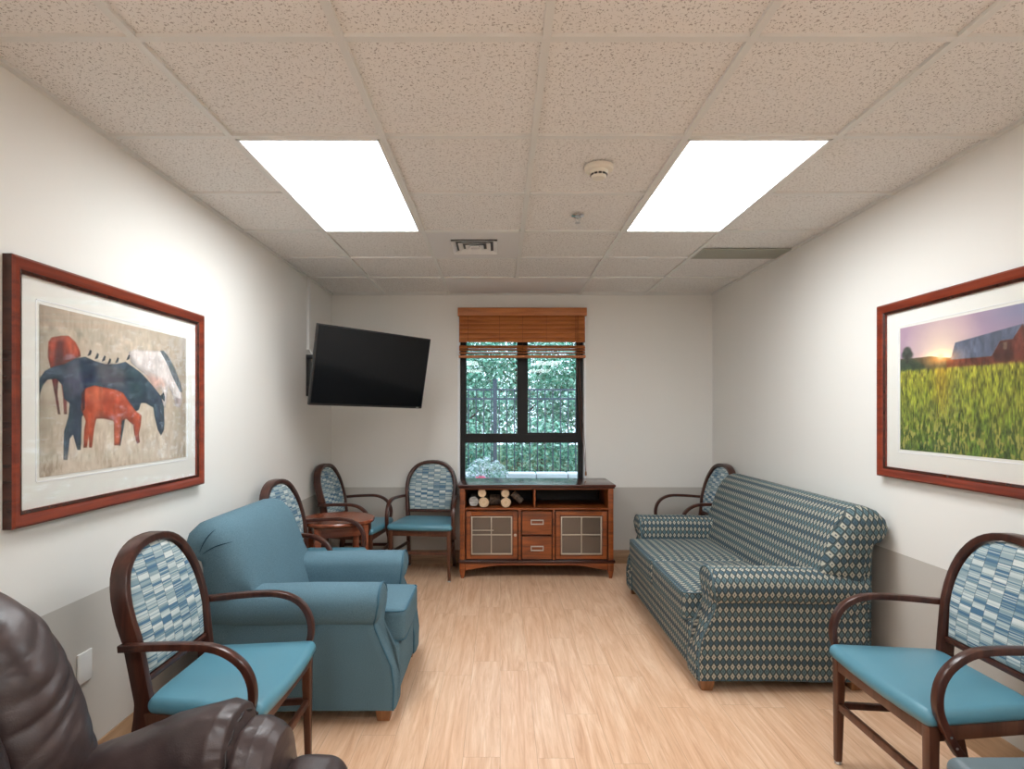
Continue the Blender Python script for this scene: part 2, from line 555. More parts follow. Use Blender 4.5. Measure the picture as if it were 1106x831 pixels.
# ceiling grid (tees and wall angle)
b = MB(); tw = .0125
rows = [GY + T * j for j in range(-12, 7)]
cols = [GX + T * i for i in range(-2, 4) if GX + T * i < XR - .05]
for gx in cols:
    if abs(gx - GX) < .01:      # the centre tee stops one row short of the window wall
        b.box(gx - tw, gx + tw, YF, GY + 5 * T, ZC - .003, ZC + .010)
    else: b.box(gx - tw, gx + tw, YF, YB, ZC - .003, ZC + .010)
for gy in rows: b.box(XL, XR, gy - tw, gy + tw, ZC - .0025, ZC + .010)
b.box(XL, XL + .022, YF, YB, ZC - .004, ZC + .010); b.box(XR - .022, XR, YF, YB, ZC - .004, ZC + .010)
b.box(XL, XR, YB - .022, YB, ZC - .004, ZC + .010)
struct(b.build('trim_1', 'grid'))
# plain panel above the window
b = MB(); b.rbox(GX - T + tw, GX + T - tw, GY + 5 * T + tw, GY + 6 * T - tw, ZC - .001, ZC + .006, .001, 1)
recenter(tag(b.build('ceiling_panel', 'smooth_tile'), 'smooth grey ceiling panel without specks above the window blind', 'ceiling panel'))


def skirting(name, pts, side, mat):
    b = MB(); prof = [(0, 0), (.016, 0), (.016, .092), (.011, .100), (.011, .113), (.006, .124), (0, .124)]
    p, q = pts
    v = []
    for base in (p, q):
        for d, z in prof: v.append((base[0] + side[0] * d, base[1] + side[1] * d, z))
    n = len(prof)
    b.add(v, [(i, (i + 1) % n, n + (i + 1) % n, n + i) for i in range(n)] + [tuple(range(n)), tuple(range(n, 2 * n))], smooth=False)
    struct(b.build(name, mat))
skirting('baseboard_left', ((XL, YF), (XL, YB)), (1, 0), 'baseboard')
skirting('baseboard_right', ((XR, YF), (XR, YB)), (-1, 0), 'baseboard')
skirting('baseboard_back', ((XL + .016, YB), (XR - .016, YB)), (0, -1), 'baseboard_x')

# ------------------------------------------------------------------ window
win = empty('window_1', (0, 0, 0)); struct(win)
yf0, yf1 = 5.495, 5.555
b = MB()   # white liner of the opening
b.box(OX0, OX0 + .020, YB - .004, YB + TH, OZ0, OZ1); b.box(OX1 - .020, OX1, YB - .004, YB + TH, OZ0, OZ1)
b.box(OX0, OX1, YB - .002, YB + TH, OZ1 - .014, OZ1)
b.build('window_liner', 'reveal', win)
b = MB(); b.rbox(OX0, OX1, YB - .02, YB + TH, OZ0, OZ0 + .022, .005, 2); b.build('window_sill', 'reveal', win)
fx0, fx1, fz0, fz1 = OX0 + .0205, OX1 - .0205, OZ0 + .022, OZ1 - .014
b = MB()
b.box(fx0, fx0 + .045, yf0, yf1, fz0, fz1); b.box(fx1 - .045, fx1, yf0, yf1, fz0, fz1)
b.box(fx0 + .045, fx1 - .045, yf0, yf1, fz0, fz0 + .03); b.box(fx0 + .045, fx1 - .045, yf0, yf1, fz1 - .05, fz1)
b.box(fx0 + .045, fx1 - .045, yf0 - .006, yf1, 1.128, 1.205)
b.build('window_frame', 'win', win)
mx0, mx1 = .173, .245
b = MB(); b.box(mx0, mx1, yf0 - .004, yf1, 1.205, fz1 - .05); b.build('mullion', 'win', win)
for (a0, a1, z0, z1, rz) in ((fx0 + .045, mx0, 1.205, fz1 - .05, .018), (mx1, fx1 - .045, 1.205, fz1 - .05, .03)):
    b = MB(); e = rz * .6
    b.box(a0, a0 + e, yf0 + .012, yf1 - .01, z0, z1); b.box(a1 - e, a1, yf0 + .012, yf1 - .01, z0, z1)
    b.box(a0 + e, a1 - e, yf0 + .012, yf1 - .01, z0, z0 + e); b.box(a0 + e, a1 - e, yf0 + .012, yf1 - .01, z1 - e, z1)
    s_ = b.build('window_sash', 'win', win)
    b = MB(); b.box(a0 + e, a1 - e, 5.527, 5.531, z0 + e, z1 - e); b.build('pane', 'glass', s_)
b = MB(); b.box(fx0 + .045, fx1 - .045, 5.527, 5.531, fz0 + .03, 1.128); b.build('pane', 'glass', win)

# wood blind
blind = empty('wood_blind', (.205, 5.41, 2.39), 0, 'honey brown wooden slat blind pulled halfway down over the window', 'blind')
def L_(o, root):      # keep world coords while parenting
    o.location = -Vector(root.location); return o
b = MB(); b.rbox(-.394, .806, 5.372, 5.385, 2.318, 2.392, .003, 2); b.box(-.394, -.384, 5.385, 5.432, 2.318, 2.392); b.box(.796, .806, 5.385, 5.432, 2.318, 2.392)
L_(b.build('valance', 'blind', blind), blind)
b = MB(); b.box(-.38, .79, 5.39, 5.43, 2.34, 2.385); L_(b.build('headrail', 'blind', blind), blind)
def slat(zc, tilt, y=5.408, w=.05):
    xf = Matrix.Translation((.205, y, zc)) @ Matrix.Rotation(tilt, 4, 'X')
    b = MB(); b.rbox(-.588, .588, -w / 2, w / 2, -.0015, .0015, .0012, 1, xf=xf)
    L_(b.build('slat', 'blind', blind), blind)
for i in range(6): slat(2.309 - i * .0425, math.radians(74))
slat(2.030, math.radians(38)); slat(2.004, math.radians(30)); slat(1.978, math.radians(20)); slat(1.966, 0)
b = MB(); b.rbox(-.386, .796, 5.383, 5.433, 1.926, 1.95, .004, 2); L_(b.build('bottom_rail', 'blind', blind), blind)
for xx in (-.30, -.005, .21, .43, .70):
    b = MB(); b.tube([(xx, 5.381, 2.33), (xx, 5.381, 1.95)], .0012)
    L_(b.build('ladder_cord', 'cord', blind), blind)
b = MB(); b.tube([(.712, 5.375, 2.33), (.715, 5.378, 1.8), (.745, 5.40, 1.35), (.79, 5.42, 1.0), (.80, 5.415, .87)], .0018)
b.tube([(.725, 5.375, 2.33), (.735, 5.378, 1.8), (.765, 5.40, 1.4), (.80, 5.42, 1.05), (.803, 5.415, .87)], .0018)
pc = L_(b.build('pull_cord', 'cord', blind), blind)
b = MB(); b.lathe([(.002, .05), (.008, .03), (.009, .01), (.006, 0)], (.802, 5.415, .825), 12); b.build('tassel', 'foot', pc)

# ------------------------------------------------------------------ ceiling fittings
def ceiling_light(x0, y0, label, tiles=2):
    x1, y1 = x0 + T, y0 + tiles * T
    r = empty('ceiling_light', ((x0 + x1) / 2, (y0 + y1) / 2, ZC), 0, label, 'ceiling light')
    hx, hy = T / 2 - .012, T * tiles / 2 - .012
    b = MB()
    for a in ((-hx, -hx + .014, -hy, hy), (hx - .014, hx, -hy, hy)): b.rbox(*a, -.006, .003, .002, 1)
    for a in ((-hy, -hy + .014), (hy - .014, hy)): b.rbox(-hx, hx, *a, -.006, .003, .002, 1)
    b.build('fixture_frame', 'white', r)
    b = MB(); b.box(-hx + .014, hx - .014, -hy + .014, hy - .014, -.003, .002)
    b.build('diffuser', 'lamp', r)
    return r
ceiling_light(GX - 2 * T, GY + T, 'lit rectangular ceiling light panel on the left')
ceiling_light(GX + T, GY + T, 'lit rectangular ceiling light panel on the right')
for (xx, yy, lab) in ((GX - 2 * T, GY - 7 * T, 'lit ceiling panel in the nearer row behind the viewer, left side'), (GX + T, GY - 7 * T, 'lit ceiling panel in the nearer row behind the viewer, right side'),
                      (GX - 2 * T, GY - 11 * T, 'lit ceiling panel in the last row behind the viewer, left side'), (GX + T, GY - 11 * T, 'lit ceiling panel in the last row behind the viewer, right side'),
                      (GX - 2 * T, GY - 3 * T, 'added square fill panel just above the viewer, left side'), (GX + T, GY - 3 * T, 'added square fill panel just above the viewer, right side')):  # the square pair is added to brighten the foreground
    ceiling_light(xx, yy, lab, 1 if 'above' in lab else 2)

# supply diffuser tile
vx, vy = GX - T / 2, GY + 3.5 * T
r = empty('ceiling_vent', (vx, vy, ZC), 0, 'square white air diffuser set in a plain ceiling tile', 'vent')
b = MB(); h = T / 2 - tw
for q in ((-h, -.15, -h, h), (.15, h, -h, h), (-.15, .15, -h, -.15), (-.15, .15, .15, h)): b.box(*q, -.001, .003)
b.build('vent_tile', 'smooth_tile', r)
b = MB(); b.box(-.15, .15, -.15, .15, .0025, .0038); b.build('vent_throat', 'black', r)
for i, (a, dz) in enumerate(((.15, 0), (.105, -.004), (.06, -.008))):
    b = MB()
    o2, i2 = a, a - .028
    # sloping square ring
    vv = []
    for (q, zz) in ((o2, -.012), (o2, -.015), (i2, .001), (i2, .003)):
        vv += [(-q, -q, zz), (q, -q, zz), (q, q, zz), (-q, q, zz)]
    ff = [(k * 4 + i_, k * 4 + (i_ + 1) % 4, ((k + 1) % 4) * 4 + (i_ + 1) % 4, ((k + 1) % 4) * 4 + i_) for k in range(4) for i_ in range(4)]
    b.add(vv, ff, smooth=False); b.build('vent_ring', 'white', r)
b = MB(); b.rbox(-.03, .03, -.03, .03, -.014, -.009, .002, 1); b.build('vent_centre', 'white', r)
# return grille
gx0, gx1 = GX + 3 * T + .01 - T, XR - .024
r = empty('return_grille', ((gx0 + gx1) / 2, 4.03, ZC), 0, 'flat olive grey slotted air grille in the ceiling near the right wall', 'vent')
b = MB(); hw = (gx1 - gx0) / 2
b.rbox(-hw, hw, -.115, -.105, -.006, .003, .001, 1); b.rbox(-hw, hw, .105, .115, -.006, .003, .001, 1)
b.rbox(-hw, -hw + .01, -.105, .105, -.006, .003, .001, 1); b.rbox(hw - .01, hw, -.105, .105, -.006, .003, .001, 1)
b.build('grille_frame', 'grille', r)
b = MB()
for i in range(20): b.box(-hw + .01, hw - .01, -.103 + i * .0105, -.097 + i * .0105, -.005, .003)
b.build('louvre', 'grille', r)
# smoke detector
r = empty('smoke_detector', (.445, 2.61, ZC), 0, 'cream round smoke detector on the ceiling between the light panels', 'smoke detector')
b = MB(); b.lathe([(.066, .003), (.066, -.010), (.060, -.016), (.045, -.018)]); b.build('detector_base', 'cream', r)
b = MB(); b.lathe([(.042, -.012), (.042, -.024), (.037, -.030), (.035, -.042), (.028, -.049), (.0, -.057)][:-1]); d = b.build('detector_head', 'cream', r)
b = MB()
for i in range(12):
    t = 2 * PI * i / 12
    xf = Matrix.Rotation(t, 4, 'Z') @ Matrix.Translation((.0355, 0, -.036))
    b.box(-.002, .002, -.007, .007, -.004, .004, xf=xf)
b.build('sensor_slot', 'black', d)
# sprinkler
r = empty('fire_sprinkler', (.436, 3.25, ZC), 0, 'small chrome fire sprinkler head on the ceiling', 'sprinkler')
b = MB(); b.lathe([(.037, .002), (.037, -.003), (.026, -.008), (.012, -.006)]); b.build('escutcheon', 'chrome', r)
b = MB(); b.lathe([(.009, 0), (.009, -.016), (.005, -.02)], n=12)
for s_ in (-1, 1): b.tube([(s_ * .008, 0, -.012), (s_ * .013, 0, -.022), (s_ * .004, 0, -.036)], .002)
b.build('sprinkler_body', 'steel', r)
b = MB(); b.lathe([(.015, -.040), (.015, -.042), (.004, -.043)], n=16); b.build('deflector', 'steel', r)

# ------------------------------------------------------------------ wall fittings
r = empty('wall_plate', (XL, 2.2, .45), 0, 'blank white rectangular wall plate low on the left wall', 'wall plate')
b = MB(); b.rbox(.0005, .008, -.037, .037, -.058, .058, .003, 2); b.build('plate', 'white', r)
b = MB()
b.cyl((.007, 0, -.042), (.0095, 0, -.042), .0035, n=10); b.build('screw', 'white', r)
b = MB(); b.cyl((.007, 0, .042), (.0095, 0, .042), .0035, n=10); b.build('screw', 'white', r)
b = MB(); b.rbox(XL + .0005, XL + .022, 4.735, 4.77, 1.93, ZC - .005, .003, 2)
recenter(tag(b.build('cable_raceway', 'white'), 'white vertical cable cover running from ceiling to television mount', 'cable cover'))

# television
tvp = Vector((-.9526, 4.3841, 1.7413)); w, h = 1.0, .575
tv = empty('television', tvp, 0, 'black flat screen television on a wall arm, tilted down in the corner', 'television')
R_ = Matrix.Rotation(.8008, 4, 'Z') @ Matrix.Rotation(.1878, 4, 'X') @ Matrix.Rotation(.0204, 4, 'Y')
b = MB(); b.rbox(-w / 2, w / 2, 0, .028, -h / 2, h / 2, .004, 2, xf=R_)
b.rbox(-w * .33, w * .33, .028, .055, -h * .4, h * .15, .012, 2, xf=R_); b.build('tv_housing', 'black', tv)
b = MB(); b.box(-w / 2 + .010, w / 2 - .010, -.0012, .001, -h / 2 + .016, h / 2 - .010, xf=R_); b.build('screen', 'screen', tv)
b = MB(); b.rbox(w / 2 - .06, w / 2 - .035, -.002, .001, -h / 2 + .004, -h / 2 + .011, .0005, 1, xf=R_); b.build('badge', 'steel', tv)
bp = R_ @ Vector((0, .06, -.03))
b = MB(); b.rbox(-.13, .13, .055, .067, -.16, .12, .003, 1, xf=R_); b.build('mount_plate', 'black_metal', tv)
wp = Vector((XL, 4.775, 1.72)) - tvp
b = MB(); b.rbox(wp.x, wp.x + .012, wp.y - .055, wp.y + .055, wp.z - .17, wp.z + .17, .002, 1)
for dz in (-.155, .155): b.rbox(wp.x, wp.x + .05, wp.y - .045, wp.y + .045, wp.z + dz - .015, wp.z + dz + .015, .002, 1)
b.cyl((wp.x + .045, wp.y, wp.z - .17), (wp.x + .045, wp.y, wp.z + .17), .012, n=12)
b.build('wall_bracket', 'black_metal', tv)
b = MB()
elbow = Vector((wp.x + .27, wp.y + .10, wp.z))
for dz in (-.10, .10):
    b.sweep([Vector((wp.x + .045, wp.y, wp.z + dz)), elbow + Vector((0, 0, dz))], .03, .02, side=(0, 0, 1))
    b.sweep([elbow + Vector((0, 0, dz)), bp + Vector((-.015, .02, dz * .6))], .03, .02, side=(0, 0, 1))
b.cyl(elbow + Vector((0, 0, -.13)), elbow + Vector((0, 0, .13)), .014, n=12)
b.build('mount_arm', 'black_metal', tv)
b = MB(); b.tube([(wp.x + .012, wp.y - .02, 1.95 - tvp.z), (wp.x + .04, wp.y - .03, 1.90 - tvp.z), (wp.x + .09, wp.y - .05, 1.86 - tvp.z), (wp.x + .2, wp.y - .06, 1.82 - tvp.z), bp + Vector((-.05, .03, .05))], .006)
b.build('cable', 'white', tv)


# ------------------------------------------------------------------ framed pictures
def inside(poly, X, Y):
    c = np.zeros(X.shape, bool); n = len(poly)
    for i in range(n):
        x1, y1 = poly[i]; x2, y2 = poly[(i + 1) % n]
        if y1 == y2: continue
        c ^= ((y1 > Y) != (y2 > Y)) & (X < (x2 - x1) * (Y - y1) / (y2 - y1) + x1)
    return c


def soft(poly, X, Y, e=.0025):
    a = np.zeros(X.shape)
    for dx, dy in ((0, 0), (e, 0), (-e, 0), (0, e), (0, -e), (e * .7, e * .7), (-e * .7, e * .7), (e * .7, -e * .7), (-e * .7, -e * .7)):
        a += inside(poly, X + dx, Y + dy)
    return (a / 9)[..., None]


def fbm(shape, cell, rng, oct=3, ax=1.0):
    """value noise on a grid, cell in samples; ax stretches vertically"""
    out = np.zeros(shape); amp = 1; tot = 0
    for _ in range(oct):
        cx_, cy_ = max(1., cell), max(1., cell * ax)
        g = rng.random((int(shape[0] / cy_) + 3, int(shape[1] / cx_) + 3))
        yy = np.arange(shape[0]) / cy_; xx = np.arange(shape[1]) / cx_
        y0 = yy.astype(int); x0 = xx.astype(int); fy = (yy - y0)[:, None]; fx_ = (xx - x0)[None]
        a = g[y0][:, x0]; b_ = g[y0][:, x0 + 1]; c_ = g[y0 + 1][:, x0]; d_ = g[y0 + 1][:, x0 + 1]
        out += amp * ((a * (1 - fx_) + b_ * fx_) * (1 - fy) + (c_ * (1 - fx_) + d_ * fx_) * fy)
        tot += amp; amp *= .55; cell /= 2
    return out / tot


def srgb(a): return np.where(a <= .04045, a / 12.92, ((a + .055) / 1.055) ** 2.4)


def horses(nx, ny):
    rng = np.random.default_rng(3)
    X, Y = np.meshgrid((np.arange(nx) + .5) / nx, (np.arange(ny) + .5) / ny)
    n1 = fbm(X.shape, 40, rng)[..., None]; n2 = fbm(X.shape, 5, rng, 3, 2.5)[..., None]; n3 = fbm(X.shape, 14, rng)[..., None]
    K = lambda *c: np.array(c, float) / 255
    img = K(202, 186, 166) + (n1 - .5) * .16 + (n2 - .5) * .12
    band = np.exp(-((Y - .86) / .05) ** 2)[..., None]; img = img + band * (n3 - .5) * np.array([.25, .2, .18]) * 1.2
    img = img * (1 - .18 * np.clip(np.abs(X - .5) * 2, 0, 1)[..., None] ** 3)
    lower = np.clip((.35 - Y) / .35, 0, 1)[..., None]; img = img + lower * (.05 + (n2 - .5) * .2)
    def put(poly, col, var=.25, alpha=1.0, e=.0028):
        nonlocal img
        a = soft(poly, X, Y, e) * alpha
        c = np.array(col) / 255 * (1 + (n3 - .5) * var * 1.6 + (n2 - .5) * .22)
        if alpha == 1.0:        # rounded body tones: paler middle and back, deeper outline and belly
            w1 = soft(poly, X, Y, .012); w2 = soft(poly, X, Y + .035, .03); w3 = soft(poly, X, Y - .03, .02)
            c = c * (.52 + .24 * w1 + .20 * w3) + .05 * w1 * (1 - w2)
        img = img * (1 - a) + c * a
    red = [(0.043, 0.791), (0.059, 0.82), (0.104, 0.838), (0.145, 0.847), (0.181, 0.817), (0.206, 0.765), (0.212, 0.731), (0.163, 0.696), (0.139, 0.679), (0.104, 0.647), (0.054, 0.635), (0.04, 0.705)]
    put([(0.057, 0.655), (0.098, 0.66), (0.093, 0.579), (0.087, 0.485), (0.102, 0.365), (0.091, 0.365), (0.076, 0.471), (0.059, 0.576)], (120, 50, 45))
    put([(0.104, 0.66), (0.145, 0.67), (0.133, 0.542), (0.137, 0.365), (0.121, 0.365), (0.116, 0.473), (0.104, 0.567)], (165, 95, 85))
    put(red, (168, 72, 54), .35)
    put([(.085, .80), (.115, .81), (.12, .70), (.10, .60), (.075, .58), (.07, .68)], (90, 42, 44), .3, .8, .008)
    put([(.135, .835), (.185, .80), (.20, .75), (.15, .72)], (205, 105, 75), .3, .5, .012)
    white = [(0.516, 0.808), (0.557, 0.831), (0.66, 0.84), (0.751, 0.855), (0.809, 0.856), (0.849, 0.791), (0.901, 0.689), (0.954, 0.546), (0.965, 0.491), (0.943, 0.416), (0.901, 0.425), (0.88, 0.506), (0.829, 0.592), (0.813, 0.45), (0.805, 0.414), (0.786, 0.414), (0.78, 0.554), (0.751, 0.569), (0.723, 0.533), (0.696, 0.583), (0.66, 0.647), (0.59, 0.69), (0.532, 0.731)]
    put(white, (236, 226, 222), .14)
    put([(.60, .69), (.70, .66), (.80, .62), (.82, .58), (.75, .57), (.70, .53), (.66, .64)], (190, 140, 122), .3, .6, .02)
    put([(0.761, 0.857), (0.794, 0.862), (0.839, 0.816), (0.894, 0.733), (0.947, 0.619), (0.965, 0.546), (0.943, 0.545), (0.88, 0.65), (0.829, 0.752)], (92, 98, 104), .3, .9)
    put([(.90, .50), (.95, .49), (.945, .42), (.905, .43)], (150, 135, 135), .3, .7, .006)
    dark = [(-0.005, 0.481), (0.001, 0.571), (0.027, 0.619), (0.07, 0.65), (0.127, 0.671), (0.181, 0.712), (0.237, 0.732), (0.29, 0.713), (0.358, 0.7), (0.431, 0.71), (0.493, 0.734), (0.541, 0.708), (0.607, 0.667), (0.696, 0.583), (0.77, 0.501), (0.794, 0.414), (0.799, 0.291), (0.794, 0.238), (0.77, 0.196), (0.742, 0.241), (0.714, 0.345), (0.705, 0.413), (0.642, 0.446), (0.607, 0.445), (0.59, 0.395), (0.493, 0.347), (0.477, 0.253), (0.458, 0.145), (0.446, 0.146), (0.454, 0.254), (0.431, 0.348), (0.33, 0.349), (0.25, 0.379), (0.218, 0.35), (0.212, 0.139), (0.193, 0.141), (0.169, 0.24), (0.151, 0.214), (0.139, 0.085), (0.118, 0.088), (0.121, 0.257), (0.145, 0.351), (0.151, 0.433), (0.121, 0.46), (0.113, 0.541), (0.082, 0.578), (0.038, 0.568), (0.016, 0.534), (0.001, 0.481)]
    put(dark, (64, 74, 90), .35)
    put([(.13, .655), (.20, .70), (.23, .60), (.22, .50), (.15, .45), (.125, .56)], (98, 92, 108), .3, .6, .02)
    put([(.30, .70), (.44, .70), (.50, .66), (.48, .55), (.33, .56)], (104, 92, 96), .35, .65, .02)
    put([(0.212, 0.703), (0.276, 0.712), (0.296, 0.641), (0.283, 0.553), (0.231, 0.521), (0.212, 0.604)], (36, 42, 70), .3, .8, .01)
    put([(.50, .70), (.60, .66), (.68, .58), (.62, .47), (.52, .44), (.50, .56)], (48, 66, 74), .3, .7, .02)
    put([(.762, .50), (.792, .535), (.803, .50), (.80, .46)], (40, 50, 58), .2)
    put([(.755, .42), (.775, .43), (.785, .26), (.772, .22)], (96, 104, 112), .2, .45, .006)
    foal = [(0.218, 0.477), (0.237, 0.528), (0.29, 0.553), (0.358, 0.543), (0.431, 0.533), (0.477, 0.512), (0.524, 0.443), (0.574, 0.379), (0.611, 0.354), (0.607, 0.297), (0.59, 0.215), (0.599, 0.157), (0.577, 0.148), (0.557, 0.217), (0.549, 0.282), (0.5, 0.331), (0.469, 0.316), (0.454, 0.146), (0.416, 0.149), (0.413, 0.318), (0.351, 0.334), (0.303, 0.335), (0.29, 0.277), (0.276, 0.147), (0.26, 0.149), (0.257, 0.235), (0.247, 0.15), (0.227, 0.152), (0.231, 0.265), (0.24, 0.322), (0.214, 0.393)]
    put(foal, (188, 84, 56), .3)
    put([(.25, .53), (.35, .53), (.37, .46), (.30, .42), (.25, .45)], (222, 118, 84), .3, .55, .015)
    put([(.42, .30), (.455, .31), (.45, .17), (.42, .17)], (225, 130, 100), .2, .4, .006)
    put([(.215, .50), (.235, .53), (.235, .40), (.22, .38)], (60, 30, 35), .2, .8)
    for (bx_, by_) in ((0.263, 0.76), (0.306, 0.745), (0.349, 0.736), (0.384, 0.722), (0.436, 0.737), (0.513, 0.768)):
        put([(bx_ - .014, by_ - .022), (bx_ + .003, by_ + .022), (bx_ + .012, by_ + .016), (bx_ + .006, by_ - .012)], (45, 45, 58), .1, .95, .002)
    g = (np.clip((.17 - Y) / .06, 0, 1) * .6)[..., None] * (n2 > .45)
    img = img * (1 - g * .7) + np.array([200, 188, 172]) / 255 * g * .7
    return srgb(np.clip(img, 0, 1))


def barn(nx, ny):
    rng = np.random.default_rng(5)
    X, Y = np.meshgrid((np.arange(nx) + .5) / nx, (np.arange(ny) + .5) / ny)
    n1 = fbm(X.shape, 30, rng)[..., None]; n2 = fbm(X.shape, 3, rng, 2, 3.2)[..., None]; n3 = fbm(X.shape, 12, rng)[..., None]
    n4 = fbm(X.shape, 7, rng, 3, 2.2)[..., None]
    K = lambda *c: np.array(c, float) / 255
    X_, Y_ = X[..., None], Y[..., None]
    d = np.sqrt(((X_ - .29) * 1.5) ** 2 + (Y_ - .74) ** 2)
    sky = K(150, 140, 165) * (1 - np.clip((Y_ - .72) / .28, 0, 1)) * 0 + K(168, 138, 160)
    t = np.clip(d / .42, 0, 1); sky = (1 - t) * K(255, 232, 205) + t * K(180, 152, 172)
    tr = np.clip((X_ - .45) / .5, 0, 1) * np.clip((Y_ - .75) / .2, 0, 1); sky = sky * (1 - tr) + K(112, 132, 168) * tr
    img = sky + (n1 - .5) * .05
    def put(poly, col, var=.25, alpha=1.0, e=.0028):
        nonlocal img
        a = soft(poly, X, Y, e) * alpha
        c = np.array(col) / 255 * (1 + (n4 - .5) * var * 2)
        img = img * (1 - a) + c * a
    put([(-.01, .748), (.145, .739), (.228, .738), (.293, .721), (.40, .70), (1.01, .72), (1.01, .60), (-.01, .60)], (82, 78, 62), .4)
    put([(-.01, .73), (.10, .725), (.16, .69), (.20, .64), (-.01, .63)], (46, 66, 52), .4, .9, .01)
    for (a, b_, r_) in ((.054, .80, .040), (.035, .775, .03), (.075, .77, .03), (.05, .75, .02), (.95, .76, .05), (.99, .74, .06)):
        put([(a + r_ * .8 * math.cos(q), b_ + r_ * math.sin(q)) for q in np.linspace(0, 6.28, 14)], (58, 66, 58) if a < .5 else (60, 105, 55), .5, .9, .008)
    put([(.045, .78), (.062, .78), (.06, .70), (.047, .70)], (45, 45, 38), .1)
    put([(0.332, 0.694), (0.594, 0.685), (0.639, 0.782), (0.703, 0.79), (0.749, 0.869), (.80, .80), (.86, .78), (.88, .68), (.88, .62), (0.712, 0.62), (0.452, 0.63), (0.332, 0.636)], (104, 52, 42), .45)
    put([(.64, .77), (.70, .77), (.70, .64), (.62, .64), (.60, .69)], (64, 36, 34), .4, .7, .01)
    put([(0.387, 0.814), (0.749, 0.869), (0.703, 0.78), (0.639, 0.782), (0.594, 0.685), (0.356, 0.695)], (96, 106, 128), .3)
    put([(.749, .869), (.80, .80), (.86, .79), (.84, .76), (.78, .76)], (88, 98, 118), .3)
    put([(.655, .765), (.675, .77), (.675, .72), (.655, .72)], (140, 120, 100), .1, .7)
    f = 1 / (1 + np.exp(-(0.648 - .03 * X_ + (n4 - .5) * .02 - Y_) / .006))
    top = np.clip(1 - (Y_ / .66), 0, 1)
    field = K(158, 156, 52) * (1 - top) + K(84, 112, 38) * top
    field = field * (.35 + 1.2 * n2) + (n4 - .5) * np.array([.36, .28, .12])
    gold = (n3 > .52) * np.clip((.45 - Y_) / .3, 0, 1) * (n2 > .5); field = field * (1 - gold * .5) + K(206, 176, 108) * gold * .5
    img = img * (1 - f) + field * f
    glow = np.exp(-(((X_ - .295) / .10) ** 2 + ((Y_ - .715) / .05) ** 2)); img = img + glow * K(255, 150, 50) * .75
    core = np.exp(-(((X_ - .293) / .022) ** 2 + ((Y_ - .728) / .022) ** 2)); img = img * (1 - core) + K(255, 240, 190) * core
    st = np.exp(-((X_ - .30) / .05) ** 2) * f * np.clip((Y_ - .2) / .4, 0, 1); img = img * (1 - st * .35) + K(225, 140, 30) * st * .35
    return srgb(np.clip(img, 0, 1))


